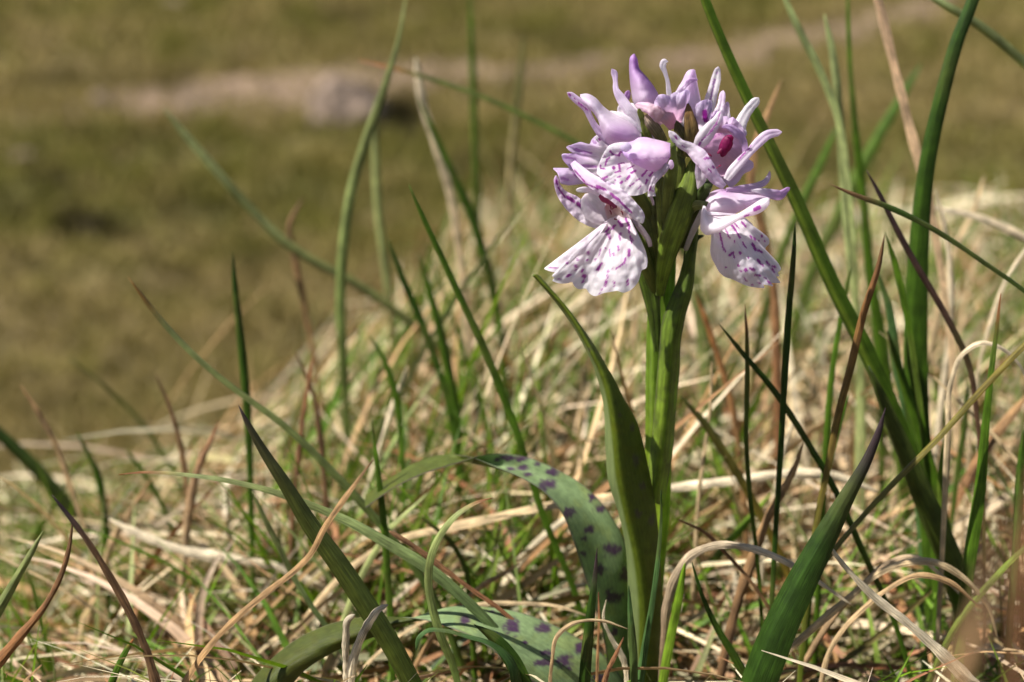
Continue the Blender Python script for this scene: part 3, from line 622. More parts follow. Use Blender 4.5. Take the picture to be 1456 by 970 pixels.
fan('lip', Z('LL', [(458, 415), (480, 385), (530, 372), (585, 375), (612, 395)]),
    Z('LL', [(430,455),(380,540),(330,590),(250,635),(180,675),(110,705),(10,738),(60,758),(105,763),(64,790),(100,800),(66,822),(130,842),(185,838),(212,820),(222,860),(262,884),(308,868),(325,905),(365,932),(430,905),(500,893),(532,888),(557,908),(620,885),(668,830),(688,745),(725,738),(731,680),(715,610),(680,530),(640,450)]),
    -10.5, [-12, -12.5, -13, -14, -15, -16, -16, -15, -15, -16, -16.5, -16, -14.5, -13, -12], f, SG, pleat=.30, npl=2.6, ph=1.0, c0=(.88, .82, .86), c1=WHITE)
strap('sepal', ZW('LL', [(100, 95, 30), (105, 150, 42), (135, 215, 62), (215, 290, 118), (310, 365, 130), (400, 420, 90), (465, 440, 40)]), -8, f, cup=-1.2, roll=-.3, c0=LILAC, c1=WHITE, ed=.25, segs=ZS('LL', [(100,130,108,155,14),(115,180,160,245,12),(180,245,220,272,24),(250,290,290,320,24),(290,320,350,370,10),(350,370,440,390,10)]), nu=25, nv=70, ruffle=.3)
strap('sepal', ZW('LL', [(697, 425, 42, -17), (670, 375, 80, -17), (610, 310, 100, -17), (530, 240, 108, -16.5), (440, 185, 105, -15.5), (350, 135, 90, -14), (280, 80, 80, -12), (215, 5, 40, -10)]), -15, f, cup=1.4, roll=-.3, c0=WHITE, c1=LILAC, ed=.2, segs=ZS('LL', [(300,150,390,185,9),(385,170,440,192,20),(480,222,530,262,18),(530,262,620,350,12),(230,60,300,140,8)]), nu=25, nv=80, ruffle=.25)
strap('petal', ZW('LL', [(300, 225, 60), (330, 270, 140), (380, 330, 190), (440, 380, 130), (480, 400, 60)]), -10, f, cup=-1.6, c0=WHITE, c1=(.82, .74, .78), ed=.1, nu=21, nv=40)
strap('petal', ZW('LL', [(238, 198, 26, -12.5), (280, 193, 38, -12.5), (350, 198, 44, -12), (430, 225, 50, -11)]), -12, f, cup=.6, c0=WHITE, c1=WHITE, nu=11, nv=24)
strap('petal', ZW('LL', [(480, 250, 80), (540, 300, 120), (590, 350, 120), (600, 400, 70)]), -9.5, f, cup=-1.4, c0=(.72, .5, .6), c1=(.8, .66, .68), nu=15, nv=30)
blob('column', ZW('LL', [(398, 232, 20), (425, 248, 55), (460, 262, 62), (490, 285, 46), (505, 320, 16)]), -12.5, f, (.42, .10, .22))
for k, (a, b) in enumerate([((465, 285), (480, 330)), ((495, 285), (490, 330)), ((512, 270), (515, 320)), ((470, 335), (480, 365)), ((500, 395), (520, 400)), ((550, 340), (560, 370))]):
    tube('throat_streak', ZW('LL', [(a[0], a[1], 9), ((a[0]+b[0])/2+4, (a[1]+b[1])/2, 9), (b[0], b[1], 7)]), f, M_petal, flat((.38, .05, .10)), Y=-12.2+k*.05, nu=8, nv=8)
strap('throat', ZW('LL', [(450, 290, 60), (490, 330, 120), (520, 370, 140), (530, 400, 120)]), -10.8, f, cup=-.6, c0=(.75, .5, .5), c1=(.78, .66, .6), nu=13, nv=20)
tube('spur', ZW('LL', [(750, 585, 28), (745, 560, 34), (705, 490, 40), (650, 430, 48), (590, 390, 50)]), f, M_petal, flat((.72, .62, .66), .1), Y=-5.5, nu=14, nv=30)
tube('ovary', [(889, 312, 14, -7), (905, 345, 22, -4.5), (922, 385, 20, -3), (935, 425, 10, -1)], f, M_stem, flat((.19, .22, .05), .3), nu=18, nv=30)

# F3: lip of the flower behind, lobes pointing left
f = flower(865, 240, -5, 'flower at far left seen from the side with its lobed lip pointing left')
fan('lip', Z('M', [(650, 270), (600, 400), (560, 520), (560, 640)]),
    Z('M', [(560, 200), (500, 168), (455, 215), (440, 268), (400, 262), (340, 238), (260, 265), (180, 290), (240, 345), (330, 368), (230, 362), (135, 368), (150, 430), (215, 500), (235, 525), (200, 545), (100, 520), (40, 515), (95, 560), (110, 610), (125, 680), (200, 697), (300, 690), (420, 670)]),
    -5, [-5, -6, -8, -10, -9, -8, -9, -10, -9, -8], f, ZS('M', [(280,320,380,350,30),(380,350,450,360,22),(350,490,500,500,18),(190,400,280,420,20),(140,620,200,640,20),(260,570,300,600,24),(470,235,500,250,20)]), c0=WHITE, c1=(.74, .62, .80), pleat=.7, npl=3.4, nu=120, nv=50, bulge=.8)
for o_ in f.children:
    # faint lilac marks rather than magenta
    ca = o_.data.color_attributes['Col']; a = np.empty(len(ca.data)*4, np.float32); ca.data.foreach_get('color', a); a = a.reshape(-1, 4)
    d = np.clip((.45-a[:, 1])/.4, 0, 1)[:, None]; a[:, :3] = a[:, :3]*(1-d*.75)+np.array((.66, .50, .76), np.float32)*d*.75
    ca.data.foreach_set('color', a.ravel())
strap('petal', ZW('M', [(640, 290, 40, -7), (580, 250, 60, -7.5), (530, 205, 56, -8), (500, 175, 24, -8)]), -8, f, cup=1, c0=WHITE, c1=WHITE, segs=ZS('M', [(535, 205, 545, 215, 18)]))
tube('ovary', [(885, 250, 14, -5), (915, 290, 18, -3.4), (930, 340, 16, -1.5), (938, 390, 10, 0)], f, M_stem, flat((.19, .22, .05), .3), nu=16, nv=24)

# F2: centre left: spotted lip with a lilac hood over its right half
f = flower(925, 225, -8, 'flower left of the stem with its lilac hood covering the right of a spotted lip')
SG = ZS('M', [(650,335,675,360,14),(675,375,745,380,14),(745,375,760,345,14),(760,345,810,355,12),(600,480,620,430,18),(620,425,645,405,14),(550,490,550,515,12),(555,520,600,528,12),(580,630,620,610,24),(690,515,692,518,34),(740,470,800,465,8),(745,480,755,530,26),(705,565,760,550,14),(830,530,905,492,9),(875,570,920,545,20),(735,615,765,605,14),(830,635,855,605,24),(765,675,780,660,18),(810,655,815,650,12),(690,690,675,690,12),(855,710,905,675,12),(925,655,960,635,12),(945,740,975,710,9),(990,600,1045,540,18),(1070,600,1100,565,18),(1030,680,1045,645,18),(595,385,598,388,8),(580,410,582,412,8),(705,645,710,648,12),(665,630,668,632,10)])
fan('lip', Z('M', [(960, 300), (1000, 350), (1060, 400), (1120, 440)]),
    Z('M', [(860, 240), (760, 243), (690, 255), (635, 283), (590, 345), (555, 420), (525, 500), (508, 572), (560, 620), (620, 670), (690, 720), (750, 770), (800, 800), (850, 808), (930, 806), (1000, 790), (1045, 768), (1075, 700), (1110, 620), (1170, 540)]),
    -10, [-10, -12, -13.5, -14, -14.5, -15, -15.5, -16, -16, -15, -13, -11], f, SG, pleat=.35, npl=1.6, bulge=1.0, c1=WHITE)
strap('lip_lobe', ZW('M', [(1095, 815, 84), (1090, 750, 70), (1110, 670, 58), (1160, 590, 80), (1215, 530, 95), (1260, 470, 60)]), -15.5, f, cup=1.1, c0=WHITE, c1=(.76, .66, .76), ed=.25, segs=ZS('M', [(1065, 735, 1085, 745, 9), (1080, 715, 1070, 755, 8), (1085, 750, 1105, 760, 8)]), ruffle=.3, blunt=None)
hood('hood', Z('M', [(770, 305), (800, 262), (850, 240), (900, 225), (955, 193), (1030, 188), (1110, 205), (1200, 225), (1290, 250)]),
     Z('M', [(775, 320), (800, 375), (840, 420), (910, 470), (1000, 515), (1080, 548), (1160, 560), (1240, 490), (1288, 400)]),
     -14.5, f, depth=2.4, c0=(.62, .45, .70), c1=(.72, .47, .66), Yt=-12, Yb=-15, ed=.05, vein=.15,
     cf=lambda X, Y, U, V: (lambda C, k, q: (C*(1-k[..., None])+np.array((.90, .84, .90))*k[..., None])*(1-q[..., None]*np.array((.25, .38, .18))))(petal_cols(X, Y, U, V, (.76, .60, .84), (.88, .70, .84), .0, ZS('M', [(900, 425, 1280, 405, 7)]), seg_col=(.60, .34, .62), vein=.5), .75*np.exp(-((U-.28)/.16)**2)*sm(.1, .3, V)*(1-sm(.6, .95, V)), sm(.82, 1, V)*.7+(1-sm(0, .3, V))*.5))  # pale band is a highlight painted along the hood's upper side
blob('hood_tip', ZW('M', [(765, 305, 30), (790, 300, 80), (830, 295, 100), (865, 300, 60), (880, 305, 20)]), -16, f, (.74, .66, .80), amt=.08)
blob('petal', ZW('M', [(1300, 430, 30), (1298, 465, 60), (1300, 500, 60), (1300, 528, 20)]), -11, f, (.74, .62, .76), amt=.08)
tube('spur', ZW('M', [(1112, 910, 22), (1105, 870, 30), (1085, 820, 34), (1070, 760, 30)]), f, M_petal, flat((.72, .62, .66), .1), Y=-9, nu=12, nv=16)
tube('ovary', [(953, 205, 14, -10), (955, 235, 18, -7.5), (950, 275, 18, -5.5), (944, 330, 12, -3.5)], f, M_stem, flat((.18, .22, .05), .3), nu=16, nv=24)

# F4: upper left, side view
f = flower(908, 190, -5, 'flower at upper left seen from the side with a swollen lilac hood')
hood('hood', Z('UL', [(188, 402), (240, 394), (305, 425), (365, 490), (430, 538), (525, 580), (615, 640), (652, 700)]),
     Z('UL', [(192, 420), (235, 480), (290, 545), (325, 600), (350, 680), (390, 770), (470, 800), (655, 740)]),
     -8, f, depth=3.6, c0=LILAC, c1=WHITE, Yt=-6, Yb=-8.5,
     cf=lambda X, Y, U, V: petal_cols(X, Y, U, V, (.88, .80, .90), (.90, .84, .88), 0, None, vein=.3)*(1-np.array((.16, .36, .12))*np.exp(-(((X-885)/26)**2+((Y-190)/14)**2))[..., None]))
strap('sepal', ZW('UL', [(88, 385, 30), (110, 400, 46), (165, 445, 62), (225, 495, 62), (262, 570, 46), (300, 640, 52), (360, 710, 70), (430, 780, 60)]), -8.5, f, cup=.8, c0=LILAC, c1=(.74, .6, .78), ed=.4, segs=ZS('UL', [(100, 395, 112, 408, 14), (175, 465, 245, 520, 10), (140, 430, 150, 436, 8)]), nv=60)
strap('sepal', ZW('UL', [(430, 205, 34, -3), (448, 235, 48, -3), (458, 300, 36, -3.4), (462, 360, 46, -4), (500, 430, 74, -4.4), (560, 520, 90, -5), (620, 610, 100, -5), (660, 700, 70, -5)]), -4, f, cup=1, c0=(.74, .62, .80), c1=WHITE, ed=.5, nv=60)
strap('petal', ZW('UL', [(415, 530, 14, -5.6), (500, 560, 40, -6.5), (580, 620, 60, -7), (640, 690, 50, -7)]), -7, f, cup=.8, c0=WHITE, c1=WHITE)
strap('petal', ZW('UL', [(560, 370, 34, 0), (548, 410, 48, 0), (520, 480, 50, 0), (505, 540, 60, -1), (540, 620, 60, -1)]), 0, f, cup=.8, c0=DEEP, c1=(.78, .7, .82), segs=ZS('UL', [(515, 515, 518, 535, 14)]))
strap('petal', ZW('UL', [(485, 485, 20, -2), (500, 530, 60, -2), (560, 600, 80, -3), (620, 680, 70, -4)]), -2, f, cup=.8, c0=WHITE, c1=WHITE)
tube('ovary', [(905, 190, 16, -5), (918, 222, 20, -4), (930, 270, 18, -2), (938, 330, 12, 0)], f, M_stem, flat((.10, .14, .035), .3), nu=16, nv=24)

# F5: the topmost half-open flower
f = flower(925, 160, -2, 'topmost half open flower with a tall pointed lilac hood')
hood('hood', Z('UL', [(601, 91), (575, 110), (564, 170), (566, 260), (578, 370), (598, 470), (640, 530)]),
     Z('UL', [(603, 91), (622, 120), (642, 200), (700, 268), (760, 350), (788, 405), (770, 500)]),
     -3, f, depth=3.6, Yt=-2, Yb=-1,
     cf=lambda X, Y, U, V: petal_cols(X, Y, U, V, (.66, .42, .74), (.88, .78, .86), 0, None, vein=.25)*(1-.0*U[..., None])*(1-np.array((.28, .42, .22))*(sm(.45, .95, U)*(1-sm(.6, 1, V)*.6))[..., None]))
strap('petal', ZW('UL', [(610, 480, 30, -4), (650, 490, 60, -5), (720, 510, 90, -6), (790, 560, 110, -6), (830, 620, 90, -5)]), -5, f, cup=1.4, c0=PINK, c1=(.74, .58, .6), nv=40, ruffle=.3)
strap('ovary', ZW('UL', [(690, 560, 60, -5), (730, 620, 90, -5.4), (780, 690, 90, -5), (830, 770, 70, -4)]), -5, f, M_stem, cup=1.5, cf=gcf((.46, .34, .27), (.20, .20, .07), edge=(.4, .2, .25)), nu=13)
strap('petal', ZW('UL', [(650, 560, 20, -4), (690, 640, 50, -4.5), (730, 740, 60, -4.5), (760, 800, 50, -4)]), -4, f, cup=1, c0=PINK, c1=WHITE)
strap('petal', ZW('UL', [(560, 470, 60, -1), (610, 560, 100, -2), (650, 650, 120, -3), (690, 740, 100, -3)]), -2, f, cup=1, c0=WHITE, c1=WHITE)

# F6: top centre right, crumpled
f = flower(970, 160, -2, 'crumpled pale flower at the top right of the stem with one thin upright sepal')
strap('sepal', ZW('UL', [(862, 150, 16, -1), (835, 150, 48, -1), (822, 175, 52, -1), (838, 230, 34, -1), (858, 300, 30, -1), (868, 390, 40, -1), (880, 470, 40, -1)]), -1, f, cup=.8, c0=WHITE, c1=WHITE, ed=.3, nv=50)
hood('hood', Z('UR', [(250, 155), (215, 160), (160, 245), (115, 330), (120, 420), (180, 500)]),
     Z('UR', [(258, 160), (270, 200), (280, 270), (300, 370), (310, 430), (290, 520)]), -1, f, depth=2.6, Yt=-1, Yb=0,
     cf=lambda X, Y, U, V: petal_cols(X, Y, U, V, (.82, .68, .86), (.88, .80, .88), .1, None, vein=.3))
strap('petal', ZW('UR', [(280, 232, 18, -3.4), (230, 240, 36, -3.6), (180, 285, 40, -3.6), (140, 340, 60, -3.4), (110, 400, 60, -3)]), -3, f, cup=.9, c0=(.7, .5, .74), c1=WHITE, ruffle=.3)
fan('lip', Z('UR', [(60, 560), (110, 570), (160, 560)]),
    Z('UR', [(-60, 450), (-50, 400), (-20, 350), (20, 345), (60, 360), (100, 330), (150, 335), (200, 305), (222, 330), (215, 400), (190, 450), (180, 500)]),
    -3.5, [-5, -6, -6, -5, -4.5, -4], f, None, c0=PINK, c1=(.76, .66, .82), pleat=.6, npl=3, nu=80, nv=40, bulge=1.4)
strap('petal', ZW('UR', [(-20, 440, 60, -5), (10, 480, 100, -5.6), (60, 540, 110, -5.6), (90, 610, 60, -5)]), -5.5, f, cup=1.5, c0=PINK, c1=(.74, .5, .58), nv=30)
strap('petal', ZW('UR', [(120, 470, 60, -3), (150, 540, 90, -3.6), (170, 600, 80, -3.6)]), -3, f, cup=1, c0=WHITE, c1=WHITE)
strap('sepal', ZW('UR', [(440, 135, 30, 1), (432, 165, 50, 1), (418, 240, 76, .6), (398, 320, 84, 0), (378, 400, 90, 0), (380, 480, 60, 0)]), 0, f, cup=-.9, c0=WHITE, c1=WHITE, ed=.45, segs=ZS('UR', [(430,175,428,190,12),(410,235,400,270,16),(402,280,380,380,12)]), nv=50, nu=19)
fan('petal', Z('UR', [(290, 620), (310, 620), (330, 610)]),
    Z('UR', [(262, 520), (255, 470), (272, 420), (320, 390), (360, 385), (390, 400), (388, 460), (385, 520)]),
    -3, [-4.5, -5.5, -5.5, -4.5, -4], f, ZS('UR', [(330, 480, 340, 540, 40)]), c0=WHITE, c1=(.76, .66, .82), pleat=.4, npl=2, nu=60, nv=36)
ca = f.children[-1]
def soften(o_, tgt=(.66, .50, .76)):
    ca = o_.data.color_attributes['Col']; a = np.empty(len(ca.data)*4, np.float32); ca.data.foreach_get('color', a); a = a.reshape(-1, 4)
    d = np.clip((.45-a[:, 1])/.4, 0, 1)[:, None]; a[:, :3] = a[:, :3]*(1-d*.8)+np.array(tgt, np.float32)*d*.8
    ca.data.foreach_set('color', a.ravel())
soften(ca)
tube('ovary', [(972, 180, 12, -4), (968, 215, 16, -4), (958, 260, 16, -3), (948, 320, 12, -1)], f, M_stem, flat((.19, .22, .05), .3), nu=16, nv=24)

# F7: right, open towards the camera
f = flower(1000, 235, -4, 'open flower at right showing its dark magenta column')
hood('hood', Z('UR', [(250, 760), (300, 690), (400, 610), (500, 590), (590, 640), (650, 720), (640, 800), (600, 900)]),
     Z('UR', [(262, 790), (330, 860), (370, 920), (420, 960), (470, 975), (520, 960), (560, 930), (590, 910)]), -3, f, depth=-4.0, c0=PINK, c1=PINK, Yt=-5.5, Yb=-6,
     cf=lambda X, Y, U, V: petal_cols(X, Y, U, V, (.78, .60, .74), (.80, .62, .74), .0, ZS('UR', [(480, 628, 370, 690, 4), (370, 690, 322, 780, 4), (400, 655, 350, 700, 4)]), seg_col=(.5, .2, .5), vein=.1))
strap('petal', ZW('UR', [(455, 470, 22, -6), (430, 540, 70, -7), (370, 620, 110, -7.5), (310, 700, 110, -7.5), (265, 755, 60, -7)]), -7, f, cup=1.1, c0=WHITE, c1=WHITE, ed=.1, segs=ZS('UR', [(452,490,425,570,6),(425,570,365,650,12),(365,650,310,700,8),(300,715,285,750,14)]), nu=21, nv=50)
fan('petal', Z('UR', [(400, 640), (480, 640), (560, 650), (620, 680)]),
    Z('UR', [(380, 530), (400, 480), (430, 470), (450, 500), (470, 520), (505, 515), (520, 535), (550, 520), (575, 545), (600, 570), (640, 620), (655, 660)]),
    -5, [-4, -4, -4, -4, -4], f, None, c0=PINK, c1=(.76, .62, .80), pleat=.4, npl=3, nu=80, nv=30)
strap('petal', ZW('UR', [(475, 318, 24, -2), (470, 350, 44, -2.4), (462, 410, 54, -3), (445, 480, 80, -3.6), (420, 560, 100, -4)]), -3, f, cup=.8, c0=LILAC, c1=WHITE, ed=.3, ruffle=.2)
strap('petal', ZW('UR', [(508, 405, 20, -2), (505, 440, 36, -2.4), (500, 490, 60, -3), (490, 550, 90, -3.6)]), -3, f, cup=.8, c0=LILAC, c1=WHITE, ed=.3, ruffle=.3)
strap('petal', ZW('UR', [(465, 598, 12, -8), (500, 592, 34, -8.4), (560, 620, 60, -8.6), (610, 670, 64, -8.4), (640, 740, 50, -8), (640, 810, 30, -7)]), -8, f, cup=1, c0=(.62, .44, .70), c1=(.76, .62, .8), ed=.1, nv=50)
strap('sepal', ZW('UR', [(748, 372, 36, -3), (725, 400, 66, -3), (680, 450, 76, -3), (640, 510, 84, -3.4), (610, 580, 90, -4), (625, 650, 60, -4)]), -3, f, cup=1, c0=WHITE, c1=WHITE, ed=.35, nv=50)
blob('petal', ZW('UR', [(622, 615, 20), (630, 635, 50), (636, 660, 40), (638, 678, 12)]), -5, f, (.84, .78, .86), amt=.06)
strap('sepal', ZW('UR', [(925, 636, 40, -6), (890, 640, 56, -6), (820, 655, 72, -6.4), (745, 715, 76, -7), (690, 775, 62, -8), (610, 860, 72, -9), (540, 940, 74, -9.6), (500, 1000, 50, -9.6)]), -8, f, cup=1, roll=.2, c0=LILAC, c1=WHITE, ed=.2, segs=ZS('UR', [(690,740,660,780,5),(650,785,590,850,9)]), nu=19, nv=60)
strap('lip', ZW('R', [(5, 195, 34, -10), (40, 235, 60, -10), (90, 290, 70, -10), (170, 330, 90, -10), (240, 390, 120, -10.5), (300, 470, 105, -11), (360, 560, 90, -11), (430, 625, 50, -11)]), -10.5, f, cup=1.6, c0=WHITE, c1=LILAC, ed=.45, segs=ZS('R', [(280,410,320,405,12),(310,490,330,505,14),(345,470,350,480,14),(50,235,70,262,10),(110,310,125,318,8),(290,400,285,415,10)]), nu=27, nv=70, ruffle=.12)
blob('column', ZW('UR', [(548, 668, 30), (520, 690, 76), (500, 730, 96), (478, 775, 80), (470, 810, 46), (462, 825, 16)]), -7.5, f, (.34, .02, .14), amt=.5)
blob('column_foot', ZW('UR', [(470, 762, 18), (450, 785, 30), (430, 800, 12)]), -7.8, f, (.38, .05, .16))
for k, (a, b) in enumerate([((370, 805), (388, 825)), ((412, 930), (432, 905)), ((440, 900), (462, 890)), ((358, 800), (368, 812)), ((418, 955), (424, 930))]):
    tube('throat_streak', ZW('UR', [(a[0], a[1], 8), ((a[0]+b[0])/2, (a[1]+b[1])/2-3, 12), (b[0], b[1], 6)]), f, M_petal, flat((.36, .05, .15)), Y=-6.5+k*.05, nu=8, nv=8)
strap('petal', ZW('R', [(650, 440, 60, -2), (610, 460, 90, -2.4), (560, 490, 80, -3), (500, 540, 120, -3.6), (440, 590, 120, -4)]), -3, f, cup=.8, c0=LILAC, c1=(.74, .64, .78))
strap('petal', ZW('R', [(225, 640, 10, -6), (250, 570, 80, -7), (250, 500, 90, -7), (240, 440, 60, -7)]), -7, f, cup=-.6, c0=WHITE, c1=(.74, .62, .76))
tube('ovary', [(1008, 262, 12, -7), (998, 278, 18, -5), (985, 305, 18, -3), (968, 350, 12, -1)], f, M_stem, flat((.07, .10, .025), .3), nu=16, nv=24)

# F8: lower right, side view
f = flower(1000, 300, -4, 'flower at lower right seen from the side, its spotted lip hanging in shade')
hood('hood', Z('RL', [(205, 330), (215, 285), (255, 225), (330, 195), (420, 205), (520, 215), (620, 225), (690, 262)]),
     Z('RL', [(225, 345), (250, 385), (300, 400), (380, 390), (440, 375), (520, 335), (600, 300), (688, 268)]), -7, f, depth=3.2, Yt=-4.5, Yb=-8,
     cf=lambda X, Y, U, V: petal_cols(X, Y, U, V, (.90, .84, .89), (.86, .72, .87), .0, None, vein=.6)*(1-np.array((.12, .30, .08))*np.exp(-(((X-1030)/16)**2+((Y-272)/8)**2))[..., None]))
rails('sepal', [Z('RL', [(205, 320, -9), (190, 370, -10), (184, 430, -11), (186, 495, -12), (225, 532, -13), (290, 520, -13), (400, 462, -13), (500, 405, -13), (600, 380, -12.6), (655, 345, -12), (685, 300, -11), (682, 268, -10)]),
                Z('RL', [(212, 325, -10), (208, 370, -11.4), (212, 415, -12.6), (240, 460, -13.8), (290, 480, -14.4), (350, 462, -14.6), (430, 420, -14.4), (510, 375, -14), (580, 340, -13.4), (630, 315, -12.8), (665, 288, -12), (675, 268, -11)]),
                Z('RL', [(222, 330, -9), (235, 365, -10.4), (265, 390, -11), (310, 398, -11.8), (360, 396, -12), (410, 390, -12), (460, 375, -12.2), (510, 345, -12), (560, 312, -11.6), (600, 285, -11), (640, 265, -10.4), (670, 262, -10)])],
      f, M_petal, lambda X, Y, U, V: petal_cols(X, Y, U, V, WHITE, WHITE, .1, ZS('RL', [(572,350,610,332,20),(500,392,530,383,11),(270,390,275,392,8)]), vein=.2), nu=31, nv=90, th=.2)
strap('petal', ZW('RL', [(225, 375, 30, -11), (300, 378, 22, -12.8), (380, 382, 16, -13), (450, 384, 8, -13)]), -12, f, cup=.8, c0=WHITE, c1=WHITE)
strap('sepal', ZW('RL', [(686, 68, 14, -3), (682, 100, 28, -3), (655, 145, 44, -3.6), (600, 175, 52, -4.4), (520, 195, 62, -5.4), (440, 208, 60, -6.4), (370, 205, 30, -6.8)]), -5, f, cup=1, c0=(.76, .66, .8), c1=(.74, .58, .76), ed=.2, nv=50)
strap('sepal', ZW('RL', [(832, 188, 28, -5), (805, 208, 40, -5.4), (765, 240, 72, -6), (700, 235, 74, -6.6), (620, 215, 44, -7), (550, 208, 14, -7)]), -6, f, cup=1.1, c0=(.60, .36, .66), c1=WHITE, ed=.2, nv=50)
SG = ZS('RL', [(325,525,345,610,12),(345,620,365,650,12),(395,680,420,660,16),(420,670,432,700,10),(365,490,385,530,9),(385,540,400,560,8),(410,460,440,500,14),(440,500,470,555,12),(430,450,460,480,8),(485,440,510,470,14),(490,590,500,610,10),(510,620,515,625,8),(470,658,472,662,20),(430,580,432,590,9),(530,695,532,705,10),(545,540,555,555,14),(570,555,580,570,14),(600,570,605,575,10),(560,600,580,640,20),(600,645,630,660,12),(600,715,615,740,18),(620,740,640,755,10),(660,725,680,750,12),(705,760,725,762,16),(700,775,715,800,10),(460,750,465,755,14),(475,790,480,795,10),(510,780,515,788,22),(545,775,570,785,16),(580,820,625,830,10),(645,840,660,850,8),(500,840,520,865,7),(555,890,570,893,9),(600,875,620,885,9),(670,870,690,885,10),(368,765,370,768,10),(625,540,627,542,16),(650,575,652,577,12)])
fan('lip', Z('RL', [(300, 500), (350, 440), (420, 400), (480, 385)]),
    Z('RL', [(262, 530), (262, 570), (255, 650), (268, 705), (292, 745), (320, 800), (360, 835), (410, 850), (450, 868), (500, 892), (550, 908), (600, 914), (655, 917), (625, 890), (670, 895), (716, 908), (690, 880), (770, 880), (715, 850), (690, 835), (762, 832), (735, 808), (770, 785), (745, 735), (700, 690), (648, 640), (655, 615), (682, 600), (680, 560), (640, 520), (590, 500), (572, 490), (560, 450), (520, 420)]),
    -10, [-9.5, -10, -11, -12, -13, -13.5, -13, -12, -10, -8.5, -7.5, -7, -7], f, SG, pleat=.3, npl=2.2, bulge=1.8, c0=WHITE, c1=(.90, .86, .91))
tube('ovary', [(1004, 292, 12, -8), (990, 292, 14, -5.5), (972, 310, 16, -3), (958, 350, 12, -1)], f, M_stem, flat((.28, .30, .13), .15), nu=16, nv=24)
tube('spur', [(1000, 300, 10, -7), (985, 330, 9, -5), (975, 355, 7, -3.6)], f, M_petal, flat((.62, .60, .58), .1), nu=12, nv=16)

